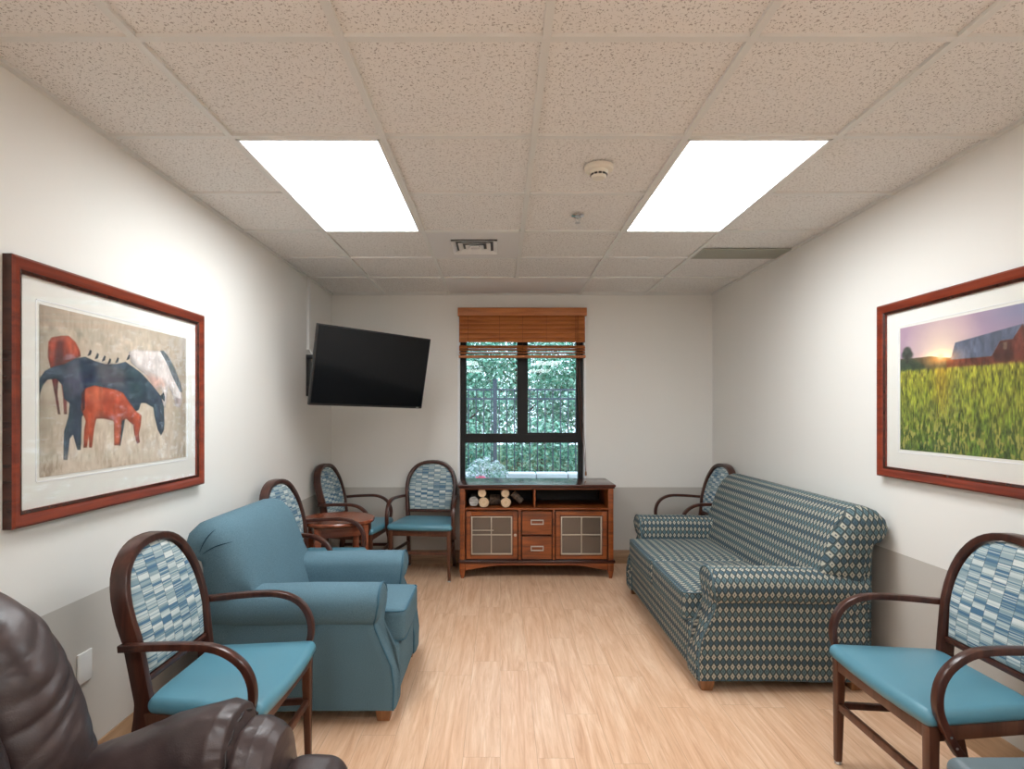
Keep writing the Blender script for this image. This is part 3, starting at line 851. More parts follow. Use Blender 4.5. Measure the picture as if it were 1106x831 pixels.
def picture(name, label, wall_x, sgn, y_near, y_far, z0, z1, py0, py1, pz0, pz1, painter, flip):
    """sgn=+1: hangs on the left wall and faces +x, -1: on the right wall"""
    r = empty(name, (wall_x, (y_near + y_far) / 2, z0), 0, label, 'picture')
    o = Vector(r.location)
    X = lambda d: sgn * d
    def bx(b, d0, d1, a0, a1, c0, c1, rr=.003, mat=0):
        xs = sorted((X(d0), X(d1))); b.rbox(xs[0], xs[1], a0 - o.y, a1 - o.y, c0 - o.z, c1 - o.z, rr, 2, mat=mat)
    fw = .052
    # mitred moulding
    b = MB()
    prof = [(0, 0), (.0, .030), (.008, .036), (fw * .55, .030), (fw - .012, .024), (fw - .010, .026), (fw, .020), (fw, 0)]   # (inward, out)
    rings = []
    for inn, out in prof:
        rings.append([(X(out + .001), y_near + inn - o.y, z0 + inn - o.z), (X(out + .001), y_far - inn - o.y, z0 + inn - o.z),
                      (X(out + .001), y_far - inn - o.y, z1 - inn - o.z), (X(out + .001), y_near + inn - o.y, z1 - inn - o.z)])
    vv = [p for q in rings for p in q]; n = len(prof)
    for k in range(n):
        k2 = (k + 1) % n
        mt = 1 if k in (0, 4, 5) else 0
        b.add([vv[k * 4 + i] for i in range(4)] + [vv[k2 * 4 + i] for i in range(4)], [(i, (i + 1) % 4, 4 + (i + 1) % 4, 4 + i) for i in range(4)], mt, smooth=False)
    b.build('picture_frame', ['frame_wood', 'cherry_dark'], r)
    b = MB(); bx(b, .002, .012, y_near + fw * .8, y_far - fw * .8, z0 + fw * .8, z1 - fw * .8, .001)
    b.build('mat_board', 'mat', r)
    mg = .012
    b = MB()
    for (a0, a1, c0, c1) in ((py0 - mg - .004, py0 - mg, pz0 - mg, pz1 + mg), (py1 + mg, py1 + mg + .004, pz0 - mg, pz1 + mg), (py0 - mg, py1 + mg, pz0 - mg - .004, pz0 - mg), (py0 - mg, py1 + mg, pz1 + mg, pz1 + mg + .004)):
        bx(b, .0118, .0135, a0, a1, c0, c1, .0005)
    b.build('mat_bevel', 'reveal', r)
    nx, ny = 420, 273
    img = painter(nx, ny)
    u = np.linspace(0, 1, nx + 1); v = np.linspace(0, 1, ny + 1)
    ys = (py0 + u * (py1 - py0)) if not flip else (py1 - u * (py1 - py0))
    zs = pz0 + v * (pz1 - pz0)
    YY, ZZ = np.meshgrid(ys - o.y, zs - o.z)
    co = np.stack([np.full(YY.size, X(.0132)), YY.ravel(), ZZ.ravel()], 1)
    I, J = np.meshgrid(np.arange(nx), np.arange(ny)); a = (J * (nx + 1) + I).ravel()
    quads = np.stack([a, a + 1, a + nx + 2, a + nx + 1], 1)
    me = bpy.data.meshes.new('print'); me.from_pydata(co.tolist(), [], quads.tolist())
    ca = me.color_attributes.new('ink', 'FLOAT_COLOR', 'CORNER')
    cols_ = np.ones((nx * ny, 4, 4), np.float32); cols_[:, :, :3] = img.reshape(-1, 1, 3)
    ca.data.foreach_set('color', cols_.ravel())
    me.materials.append(M['print'])
    p = bpy.data.objects.new('print', me); C.objects.link(p); p.parent = r
    b = MB(); bx(b, .016, .018, y_near + fw * .85, y_far - fw * .85, z0 + fw * .85, z1 - fw * .85, .0005)
    b.build('glazing', 'picglass', r)
    return r
picture('framed_picture', 'large framed photograph of grazing horses on the left wall', XL, 1, 1.84, 3.036, 1.043, 1.925, 1.973, 2.893, 1.195, 1.788, horses, False)
picture('framed_picture', 'large framed photograph of a barn in a green field on the right wall', XR, -1, 1.82, 3.016, 1.09, 1.968, 1.97, 2.865, 1.235, 1.833, barn, True)


# ------------------------------------------------------------------ armchair with wooden bentwood frame
def back_y(z):
    pts = [(0, .275), (.2, .222), (.45, .183), (.66, .213), (.88, .275), (1.0, .300)]
    for (a, b_), (c, d_) in zip(pts, pts[1:]):
        if z <= c: return b_ + (d_ - b_) * (z - a) / (c - a)
    return .3
def arch(hw, ztop, zlow, n=22, p=2.35):
    """open path up one side, over the arch and down the other; half width varies with height"""
    sp = ztop - .235
    out = []
    for i in range(10):
        z = zlow + (sp - zlow) * i / 10
        out.append((-(hw - .022 * (1 - (z - zlow) / max(.01, sp - zlow))), z))
    for i in range(n + 1):
        t = PI * (1 - i / n); c, s_ = math.cos(t), math.sin(t)
        out.append((math.copysign(abs(c) ** (2 / p), c) * hw, sp + abs(s_) ** (2 / p) * (ztop - sp)))
    for i in range(9, -1, -1):
        z = zlow + (sp - zlow) * i / 10
        out.append(((hw - .022 * (1 - (z - zlow) / max(.01, sp - zlow))), z))
    return out
def make_chair():
    r = empty('armchair', (0, 0, 0))
    # bent back hoop incl. rear legs: hoop is one part down to the seat, rear legs below it
    b = MB()
    P = [(x, back_y(z), z) for x, z in arch(.222, .962, .44)]
    b.sweep(P, .056, .028, side=(0, 1, .0), rnd=.16)
    b.build('back_frame', 'chairwood', r)
    b = MB(); zz = .525
    b.sweep([(-.20, back_y(zz), zz), (.20, back_y(zz), zz)], .030, .022, side=(0, 1, 0), rnd=.2); b.build('back_rail', 'chairwood', r)
    # upholstered pad
    A = [(x, z) for x, z in arch(.205, .944, .54)]
    cx_, cz_ = 0, .74
    rings = []
    def ring(sc, dy): return [(cx_ + (x - cx_) * sc, back_y(cz_ + (z - cz_) * sc) + dy, cz_ + (z - cz_) * sc) for x, z in A]
    rings = [ring(.2, -.026), ring(.5, -.0255), ring(.8, -.023), ring(.94, -.019), ring(1.0, -.010), ring(1.0, .010), ring(.94, .018), ring(.5, .020), ring(.2, .020)]
    b = MB(); b.loft(rings); b.build('back_pad', 'stripe', r)
    # rear legs
    for s_ in (-1, 1):
        pts = [(s_ * (.200 + .002 * i), back_y(z), z) for i, z in enumerate((.47, .40, .3, .2, .1, .012))]
        b = MB(); b.sweep(pts, [.054, .052, .048, .043, .038, .033], [.027] * 6, side=(0, 1, 0), rnd=.2); lg = b.build('leg', 'chairwood', r)
        b = MB(); b.lathe([(.011, .012), (.013, .004), (.012, 0)], (s_ * .210, back_y(0) , 0), 12); b.build('glide', 'steel', lg)
    # front legs
    for s_ in (-1, 1):
        b = MB(); b.sweep([(s_ * .249, -.205, .426), (s_ * .249, -.205, .30), (s_ * .251, -.208, .012)], [.036, .034, .024], [.036, .034, .024], side=(0, 1, 0), rnd=.15)
        lg = b.build('leg', 'chairwood_light', r)
        b = MB(); b.lathe([(.009, .014), (.014, .005), (.013, 0)], (s_ * .251, -.208, 0), 12); b.build('glide', 'steel', lg)
    # aprons
    b = MB()
    b.sweep([(-.233, -.207, .402), (.233, -.207, .402)], .024, .048, side=(0, 1, 0), rnd=.12)
    for s_ in (-1, 1): b.sweep([(s_ * .249, -.19, .402), (s_ * .203, .178, .402)], .024, .048, side=(1, 0, 0), rnd=.12)
    b.sweep([(-.19, .180, .402), (.19, .180, .402)], .024, .048, side=(0, 1, 0), rnd=.12)
    b.build('seat_rail', 'chairwood_light', r)
    # stretchers
    zf = .235
    b = MB(); b.sweep([(-.238, -.207, zf), (.238, -.207, zf)], .018, .028, side=(0, 1, 0), rnd=.15); b.build('stretcher', 'chairwood_light', r)
    for s_ in (-1, 1):
        b = MB(); b.sweep([(s_ * .25, -.195, zf), (s_ * .205, back_y(zf) - .015, zf)], .018, .026, side=(1, 0, 0), rnd=.15); b.build('stretcher', 'chairwood', r)
    # seat
    def warp(p, n_):
        t = (p.y + .235) / .42
        sx = 1.0 - .20 * t
        x = p.x * sx
        z = p.z
        if z > .45:
            e = max(abs(p.x) / .28, abs((p.y + .008) / .228)); z += .016 * (1 - min(1, e) ** 3)
        # round the front corners in plan
        return Vector((x, p.y - .018 * (1 - (abs(p.x) / .28) ** 2) * (1 - t), z))
    b = MB(); b.rbox(-.28, .28, -.235, .168, .424, .476, .025, 4, n=8, warp=warp); b.build('seat', 'vinyl', r)
    # arms
    for s_ in (-1, 1):
        path = [(.236, .653), (.20, .656), (.10, .664), (.0, .669), (-.07, .667), (-.125, .652), (-.170, .622), (-.198, .580), (-.210, .530), (-.206, .480), (-.186, .430), (-.160, .380), (-.140, .350)]
        pts = []
        # densify
        for i in range(len(path) - 1):
            for k in range(3):
                t = k / 3; p0 = path[max(0, i - 1)]; p1 = path[i]; p2 = path[i + 1]; p3 = path[min(len(path) - 1, i + 2)]
                q = [.5 * (2 * p1[a] + (p2[a] - p0[a]) * t + (2 * p0[a] - 5 * p1[a] + 4 * p2[a] - p3[a]) * t * t + (-p0[a] + 3 * p1[a] - 3 * p2[a] + p3[a]) * t ** 3) for a in (0, 1)]
                pts.append(q)
        pts.append(list(path[-1]))
        P = []
        for yy, zz in pts:
            t = min(1, max(0, (.245 - yy) / .40)); P.append((s_ * (.243 + .040 * t), yy, zz))
        n_ = len(P)
        b = MB(); b.sweep(P, [.030 - .006 * (1 - min(1, abs(i - n_ * .4) / (n_ * .4))) * 0 for i in range(n_)], .024, side=(1, 0, 0), rnd=.16)
        b.build('arm', 'chairwood', r)
        for (yy, zz) in ((-.178, .412), (-.160, .378)):
            b = MB(); b.cyl((s_ * .297, yy, zz), (s_ * .300, yy, zz), .004, n=8)
            b.build('screw', 'steel', r)
    return r
chair = make_chair()
G = 'wooden armchairs with teal seats'
spots = [((-.995, 2.12), 90, 'wooden armchair with teal vinyl seat between the brown recliner and blue armchair'),
         ((1.572, 2.085), -90, 'wooden armchair with teal vinyl seat in front of the sofa, under the barn picture'),
         ((-.655, 5.063), -5.6, 'wooden armchair with teal seat against the window wall, left of the wood cabinet'),
         ((-1.225, 4.955), 83, 'wooden armchair with teal seat in the far left corner behind the round side table'),
         ((-1.19, 3.79), 84, 'wooden armchair with teal seat against left wall, between blue armchair and round side table'),
         ((1.64, 4.96), -84, 'wooden armchair in the far right corner behind the patterned sofa')]
for i, (p, a, lab) in enumerate(spots):
    o = chair if i == 0 else copy_tree(chair)
    o.location = (p[0], p[1], 0); o.rotation_euler = (0, 0, math.radians(a))
    o['label'] = lab; o['category'] = 'chair'; o['group'] = G


# ------------------------------------------------------------------ upholstered sofa / club chair
def upholstered(name, label, cat, loc, rz, W_, ncush, fab, welt, ztop):
    r = empty(name, loc, math.radians(rz), label, cat)
    aw = .175
    hw = W_ / 2
    def yfront(z):
        pts = [(.06, .0), (.12, -.004), (.20, -.004), (.28, .012), (.36, .052), (.42, .078), (.455, .088), (.48, .075), (.55, .062), (.61, .066), (.7, .07)]
        for (a, b_), (c, d_) in zip(pts, pts[1:]):
            if z <= c: return b_ + (d_ - b_) * max(0, (z - a)) / (c - a)
        return .07
    prof = [(0, .06), (0, .16), (0, .26), (0, .36), (0, .43), (.004, .452), (-.012, .462), (-.024, .485), (-.029, .515), (-.025, .55), (-.010, .582), (.018, .604), (.055, .615), (.10, .617), (.14, .606), (.168, .585), (.178, .555), (.178, .50), (.176, .42), (.176, .30), (.176, .16), (.176, .06)]
    for s_ in (-1, 1):
        rings = []
        cxp = .088
        for (inset, fy_) in ((.055, -.004), (.025, -.002), (.008, .004), (.0, .016), (.0, .05)):
            ring = []
            for ox, z in prof:
                sx = cxp + (ox - cxp) * (1 - inset / .1)
                zz = z if z < .08 else z - inset * max(0, (z - .45) / .17)
                ring.append((s_ * (hw - sx), yfront(z) + fy_, zz))
            rings.append(ring)
        for yb in (.2, .4, .6, .75, .86):
            rings.append([(s_ * (hw - ox), yb, z - .006 * (yb > .5)) for ox, z in prof])
        b = MB(); b.loft(rings, uax=1, flat=(0, 1, 2)); ar = b.build('arm', fab, r, sharp=50)
        # piping round the front panel
        P = [(s_ * (hw - (cxp + (ox - cxp) * .97)), yfront(z) + .006, z) for ox, z in prof]
        b = MB(); b.tube(P, .0045, n=8, side=(0, 1, 0)); b.build('piping', welt, ar)
    iw = hw - aw
    # front rail
    def rw(p, n_): return Vector((p.x, p.y + (.0 if p.y > .1 else 0), p.z))
    b = MB(); b.rbox(-iw - .004, iw + .004, .006, .80, .06, .305, .018, 3, n=4); b.build('base', fab, r)
    # back
    pr = [(.60, .10), (.585, .30), (.580, .42), (.600, .50), (.628, .58), (.655, .66), (.682, .74), (.712, .81), (.745, .865), (.785, .902), (.83, .918), (.88, .912), (.93, .892), (.970, .855), (.985, .81), (.975, .770), (.945, .746), (.908, .735), (.900, .70), (.897, .5), (.897, .3), (.895, .07), (.75, .07)]
    zs = (ztop - .4) / (.918 - .4)
    pr = [(y, z if z < .4 else .4 + (z - .4) * zs) for y, z in pr]
    hb = hw + .028
    rings = []
    def ring(x, s):
        out = []
        for y, z in pr:
            zc = min(z, .80); yc = .75 if zc < .6 else .75 + .09 * (zc - .6) / .2
            low = z < .62
            f = s if not low else .5 + .5 * s if s < 1 else 1
            out.append((x, yc + (y - yc) * f, zc + (z - zc) * f))
        return out
    rr = .14 if ncush == 1 else .09
    ts = [0.02, .15, .35, .6, .85, 1.0]
    for t in ts: rings.append(ring(-hb + rr * t, math.sqrt(max(0.02, 1 - (1 - t) ** 2)) ** .8))
    for i in range(1, 12): rings.append(ring(-hb + rr + (2 * hb - 2 * rr) * i / 12, 1 + .006 * math.sin(PI * i / 12)))
    for t in reversed(ts): rings.append(ring(hb - rr * t, math.sqrt(max(0.02, 1 - (1 - t) ** 2)) ** .8))
    # fabric below arm level must not poke past the arms
    rings = [[(max(-hw + .02, min(hw - .02, x)) if z < .6 else x, y, z) for x, y, z in q] for q in rings]
    b = MB(); b.loft(rings, uax=0, flat=(0, 1, 2, 3, 13 + 6, 14 + 6, 15 + 6, 12 + 6), fax=(1, 2)); bk = b.build('backrest', fab, r, sharp=60)
    # pleats at the corners of the roll
    for s_ in (-1, 1):
        b = MB()
        for (ya_, za_, yb_, zb_) in ((.872, .785, .815, .885), (.862, .775, .745, .825)):
            P = []
            for k in range(9):
                t = k / 8; q = Vector((ya_ + (yb_ - ya_) * t, za_ + (zb_ - za_) * t + .012 * math.sin(PI * t))); c0 = Vector((.84, .80))
                d_ = (q - c0); L0 = d_.length; best = .12
                for e_ in range(len(pr)):      # distance to the outline along this direction
                    p1 = Vector(pr[e_]) - c0; p2 = Vector(pr[(e_ + 1) % len(pr)]) - c0
                    den = d_.x * (p2.y - p1.y) - d_.y * (p2.x - p1.x)
                    if abs(den) < 1e-9: continue
                    u_ = (p1.x * (p2.y - p1.y) - p1.y * (p2.x - p1.x)) / den; w_ = (p1.x * d_.y - p1.y * d_.x) / den
                    if u_ > 0 and 0 <= w_ <= 1: best = u_ * L0
                sc = min(1, L0 / best); tt = 1 - math.sqrt(max(0, 1 - sc ** 2.5))
                P.append((s_ * (hb - rr * tt + .001), q.x, q.y))
            b.tube(P, [.0006, .0014, .002, .0025, .0025, .0025, .002, .0014, .0006], n=6)
        b.build('pleat', 'crease' if fab == 'blue' else welt, bk)
    # cushions
    cw_ = 2 * iw / ncush
    for i in range(ncush):
        x0 = -iw + i * cw_ + .004; x1 = x0 + cw_ - .008
        cxm = (x0 + x1) / 2
        def warp(p, n_):
            e = max(abs(p.x - cxm) / (cw_ / 2), abs(p.y - .30) / .32)
            z = p.z + (.016 if p.z > .38 else -.0) * (1 - min(1, e) ** 2.5)
            return Vector((p.x, p.y + (-.006 * (1 - (abs(p.x - cxm) / (cw_ / 2)) ** 2) if p.y < .1 else 0), z))
        b = MB(); b.rbox(x0, x1, -.018, .625, .302, .455, .028, 3, n=8, warp=warp); cu = b.build('seat_cushion', fab, r, sharp=60)
        for zp in (.449, .309):
            k = .012
            P = [(x0 + k, -.012 + k * .2, zp), (x0 + k * 2.5, -.0165, zp), (x1 - k * 2.5, -.0165, zp), (x1 - k, -.012 + k * .2, zp), (x1 - .003, .03, zp), (x1 - .003, .5, zp)]
            P = [(x0 + .003, .5, zp), (x0 + .003, .03, zp)] + P
            b = MB(); b.tube(P, .0042, n=8, side=(0, 0, 1)); b.build('piping', welt, cu)
    # feet
    for (sx, y0) in ((-1, .055), (1, .055), (-1, .82), (1, .82)):
        b = MB(); xx = sx * (hw - .055)
        b.sweep([(xx, y0, .064), (xx, y0, .0)], [.078, .058], [.078, .058], side=(0, 1, 0), rnd=.1); b.build('foot', 'foot', r)
    return r
upholstered('club_chair', 'dusty blue upholstered armchair with rolled arms on the left side', 'armchair', (-.482, 3.03, 0), 90, .80, 1, 'blue', 'bluewelt', .925)
upholstered('sofa', 'blue two seat sofa with cream diamond pattern along the right wall', 'sofa', (1.0, 3.755, 0), -90, 1.67, 2, 'diamond', 'diamond_welt', .94)

# ------------------------------------------------------------------ round side table
r = empty('side_table', (-1.205, 4.285, 0), math.radians(25), 'round reddish wooden side table between two armchairs in the left corner', 'table')
b = MB(); b.lathe([(.245, .602), (.262, .609), (.270, .618), (.270, .628), (.264, .636), (.20, .638)], n=48); b.build('table_top', 'table', r)
b = MB(); q = .165
for s_ in (-1, 1):
    b.sweep([(-q, s_ * q, .565), (q, s_ * q, .565)], .018, .075, side=(0, 1, 0), rnd=.1)
    b.sweep([(s_ * q, -q, .565), (s_ * q, q, .565)], .018, .075, side=(1, 0, 0), rnd=.1)
b.build('apron', 'table', r)
for sx in (-1, 1):
    for sy in (-1, 1):
        b = MB(); b.sweep([(sx * q, sy * q, .602), (sx * q, sy * q, .3), (sx * q, sy * q, 0)], [.048, .044, .034], [.048, .044, .034], side=(0, 1, 0), rnd=.1); b.build('leg', 'table', r)

# ------------------------------------------------------------------ media cabinet
y0, y1 = 4.93, 5.40
cab = empty('media_cabinet', (.311, 5.16, 0), 0, 'dark cherry media cabinet with glass doors standing below the window', 'cabinet')
def cb(name, mat, boxes, parent=cab, r_=.003, rel=True):
    b = MB()
    for q in boxes: b.rbox(q[0], q[1], q[2], q[3], q[4], q[5], r_, 2)
    o = b.build(name, mat, parent)
    o.location = (-.311, -5.16, 0) if parent is cab else (0, 0, 0)
    return o
xl, xr = -.344, .966
cb('cabinet_top', 'top', [(-.362, .984, y0 - .018, 5.415, .782, .802)], r_=.006)
cb('top_moulding', 'cherry_dark', [(-.354, .976, y0 - .010, 5.41, .768, .783)], r_=.004)
cb('carcass', 'cherry', [(xl, xl + .045, y0, y1, .13, .769), (xr - .045, xr, y0, y1, .13, .769),      # sides
                         (xl + .045, xr - .045, y0 + .004, y1, .583, .600), (xl + .045, xr - .045, y0 + .004, y0 + .02, .757, .769),
                         (xl + .045, xr - .045, y0 + .02, y1, .145, .16),
                         (.153, .179, y0 + .003, y0 + .4, .16, .584), (.446, .467, y0 + .003, y0 + .4, .16, .584)])
cb('shelf_divider', 'cherry', [(.288, .302, y0 + .012, y1 - .01, .600, .768)])
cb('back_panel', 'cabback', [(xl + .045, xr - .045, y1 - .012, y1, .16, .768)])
cb('base_moulding', 'cherry_dark', [(-.358, .980, y0 - .014, y1, .132, .158)], r_=.006)
# arched apron
b = MB(); n = 20; vv = []
for i in range(n + 1):
    t = i / n; xx = xl + .05 + (xr - xl - .1) * t; zb = .070 + .045 * min(1, math.sin(PI * t) * 1.6)
    for yy in (y0 - .004, y0 + .014): vv += [(xx, yy, zb), (xx, yy, .133)]
ff = []
for i in range(n):
    a = i * 4; c = a + 4
    ff += [(a, a + 1, c + 1, c), (a + 2, c + 2, c + 3, a + 3), (a, c, c + 2, a + 2), (a + 1, a + 3, c + 3, c + 1)]
ff += [(0, 2, 3, 1), (n * 4, n * 4 + 1, n * 4 + 3, n * 4 + 2)]
b.add(vv, ff, smooth=False); o = b.build('apron', 'cherry', cab); o.location = (-.311, -5.16, 0)
for xx in (xl + .022, xr - .022):
    for yy in (y0 + .022, y1 - .03):
        b = MB(); b.sweep([(xx, yy, .133), (xx, yy, .07), (xx, yy, 0)], [.052, .050, .026], [.052, .050, .026], side=(0, 1, 0), rnd=.1)
        o = b.build('foot', 'cherry', cab); o.location = (-.311, -5.16, 0)
def gap_strip(a0, a1, z0_, z1_, par):  # dark strips standing in for shaded gaps at door and drawer edges
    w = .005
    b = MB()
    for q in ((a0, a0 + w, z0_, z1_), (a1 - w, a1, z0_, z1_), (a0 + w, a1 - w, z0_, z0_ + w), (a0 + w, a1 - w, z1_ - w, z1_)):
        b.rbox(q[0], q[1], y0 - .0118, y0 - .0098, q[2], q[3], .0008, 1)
    b.build('dark_gap_strip', 'cherry_dark', par)
def door(a0, a1, g0, g1, mu, knob=None, hinge=None):
    d = cb('door', 'cherry', [(a0, g0, y0 - .010, y0 + .012, .166, .578), (g1, a1, y0 - .010, y0 + .012, .166, .578),
                              (g0, g1, y0 - .010, y0 + .012, .166, .207), (g0, g1, y0 - .010, y0 + .012, .532, .578)])
    gap_strip(a0, a1, .166, .578, d); gap_strip(g0 - .008, g1 + .008, .199, .540, d)
    b = MB(); b.box(g0, g1, y0 - .001, y0 + .003, .207, .532); b.build('glass_pane', 'darkpane', d)
    b = MB(); w2 = .0045
    for q in ((g0, g0 + .011, .207, .532), (g1 - .011, g1, .207, .532), (mu - w2, mu + w2, .207, .532)):
        b.rbox(q[0], q[1], y0 - .010, y0 - .002, q[2], q[3], .001, 1)
    for q in ((.207, .218), (.521, .532), (.370, .380)):
        b.rbox(g0 + .011, g1 - .011, y0 - .0096, y0 - .0024, q[0], q[1], .001, 1)
    b.build('muntin', 'muntin', d)
    if knob:
        b = MB(); b.cyl((knob, y0 - .010, .375), (knob, y0 - .022, .375), .005, .005, n=12); b.cyl((knob, y0 - .022, .375), (knob, y0 - .034, .375), .0125, .010, n=16)
        b.build('knob', 'muntin', d)
    return d
dl = door(-.292, .150, -.247, .103, -.0755, knob=.128)
b = MB(); b.rbox(-.240, -.055, y0 - .016, y0 - .0104, .411, .418, .001, 1); b.build('metal_strip', 'muntin', dl)
door(.470, .912, .517, .866, .692)
for (z0_, z1_) in ((.374, .574), (.166, .364)):
    d = cb('drawer', 'cherry', [(.183, .442, y0 - .010, y0 + .40, z0_, z1_)])
    gap_strip(.183, .442, z0_, z1_, d)
    zc = z0_ + (.110 if z0_ > .3 else .095); cxm = .3145
    b = MB(); hx, hz = .055, .021
    for q in ((-hx, hx, hz - .008, hz), (-hx, hx, -hz, -hz + .008)): b.rbox(cxm + q[0], cxm + q[1], y0 - .024, y0 - .010, zc + q[2], zc + q[3], .001, 1)
    for q in ((-hx, -hx + .008), (hx - .008, hx)): b.rbox(cxm + q[0], cxm + q[1], y0 - .0235, y0 - .0105, zc - hz + .008, zc + hz - .008, .001, 1)
    b.build('handle', 'steel', d)
# firewood in the open bay
Gf = 'decorative firewood logs in the cabinet bay'
def log(x, z, r_, label, yb=5.30, yfr=4.955, dx=0, dz=0, bark='logbark', tilt=0):
    p = Vector((x, yfr, z)); q = Vector((x + dx, yb, z + dz))
    o = empty('firewood_log', p, 0, label, 'log', Gf)
    b = MB(); n = 20; rings = []
    rnd = random.Random(int(x * 1000) + int(z * 999))
    ph = [rnd.uniform(.93, 1.04) for _ in range(n)]
    for t in (0, .3, .6, 1):
        c = (q - p) * t
        rings.append([c + Vector((math.cos(2 * PI * i / n) * r_ * ph[i], 0, math.sin(2 * PI * i / n) * r_ * ph[i])) for i in range(n)])
    b.loft(rings, caps=False); b.build('bark', bark, o)
    em = 'logend' if bark != 'birch' else 'birch'
    b = MB(); b.add([v + Vector((0, -.0005, 0)) for v in rings[0]], [tuple(range(n))], smooth=False); b.build('cut_end', em, o)
    b = MB(); b.add([v * 1 for v in rings[-1]], [tuple(range(n))], smooth=False); b.build('cut_end', em, o)
    return o
zf = .6005
log(-.140, zf + .0465, .0435, 'firewood log with pale cut end, bottom left of the front four')
log(.048, zf + .045, .0425, 'firewood log with pale cut end, bottom right of the front four')
log(-.155, zf + .126, .036, 'firewood log with pale cut end, top left of the front four', dx=.01)
log(.045, zf + .122, .035, 'firewood log with pale cut end, top right of the front four', dx=-.01)
log(-.228, zf + .048, .042, 'pale barked firewood log leaning left of the front four', yfr=4.99, bark='birch', dz=.0)
def hlog(x0, z0_, x1, z1_, yy, r_, label, bark):
    p = Vector((x0, yy, z0_)); q = Vector((x1, yy, z1_)); c0 = (p + q) / 2
    o = empty('firewood_log', (c0.x, yy, c0.z - r_), 0, label, 'log', Gf)
    L = o.location
    b = MB(); b.cyl(p - L, q - L, r_, r_ * .92, n=18, cap=False); b.build('bark', bark, o)
    b = MB(); d = (q - p).normalized()
    b.cyl(p - L, p - L + d * .001, r_ * .98, n=18); b.build('cut_end', 'logend', o)
    b = MB(); b.cyl(q - L - d * .001, q - L, r_ * .9, n=18); b.build('cut_end', 'logend', o)
hlog(-.092, zf + .051, -.002, zf + .051, 5.08, .050, 'dark barked firewood log lying crosswise between the front four', 'logbark')
hlog(.110, zf + .118, .185, zf + .047, 5.0, .030, 'dark barked firewood log tilted down at right end of the pile', 'logbark')

# ------------------------------------------------------------------ brown leather recliner (faces +x)
rc = empty('leather_recliner', (-1.0, 1.02, 0), 0, 'brown leather recliner with puffy arms in the bottom left corner', 'recliner')
RO = Vector(rc.location)
def wr(p, amp=.006, f=9.0, st=(1, 1, 1), seed=0.0):
    q = Vector((p[0] * st[0] * f + seed, p[1] * st[1] * f, p[2] * st[2] * f))
    return amp * (noise.noise(q) + .5 * noise.noise(q * 2.1))
def puff_loft(name, prof, ya, yb, cen, rr, amp, parent, n=44, powr=.6, mat='leather'):
    """closed xz profile lofted along y with pillow ends"""
    # densify profile with catmull-rom
    m_ = len(prof); D = []
    for i in range(m_):
        p0, p1, p2, p3 = (Vector(prof[(i + k) % m_]) for k in (-1, 0, 1, 2))
        for k in range(14):
            t = k / 14
            D.append(.5 * (2 * p1 + (p2 - p0) * t + (2 * p0 - 5 * p1 + 4 * p2 - p3) * t * t + (-p0 + 3 * p1 - 3 * p2 + p3) * t ** 3))
    c = Vector(cen); rings = []
    stations = [i / n for i in range(n + 1)]
    L = yb - ya
    for t in stations:
        # ease stations to the ends
        tt = .5 - .5 * math.cos(PI * t)
        y = ya + L * tt
        e = min(y - ya, yb - y) / rr
        s = (max(0.0, 1 - (1 - min(1, e)) ** 2)) ** powr
        s = .18 + .82 * s
        ring = []
        for p in D:
            q = c + (p - c) * s
            w = wr((q.x, y, q.y), amp, 5, (1, 1, 1.6), c.x)
            ph = noise.noise(Vector((y * 4, q.y * 4, c.x)))
            w += amp * 1.7 * (abs(math.sin(52 * (q.y - .55 * (y - ya)) + ph * 5)) ** .6 - .6) * max(0.1, min(1, .55 + noise.noise(Vector((y * 7, q.y * 6, 7))) * 1.8))
            d = (p - c).normalized()
            ring.append((q.x + d.x * w - RO.x, y - RO.y, q.y + d.y * w - RO.z))
        rings.append(ring)
    b = MB(); b.loft(rings)
    return b.build(name, mat, parent, sharp=80)
backp = [(-1.055, .36), (-1.020, .50), (-1.036, .61), (-1.072, .72), (-1.125, .835), (-1.205, .93), (-1.31, .985), (-1.43, .965), (-1.50, .84), (-1.48, .60), (-1.42, .36)]
bkc = puff_loft('backrest', backp, 1.275, 1.56, (-1.25, .64), .13, .007, rc, powr=.42)
puff_loft('backrest', backp, .48, .765, (-1.25, .64), .13, .007, rc, powr=.42)
puff_loft('backrest', [(x + .012, z + .01) for x, z in backp], .745, 1.295, (-1.25, .64), .10, .007, rc, powr=.42)
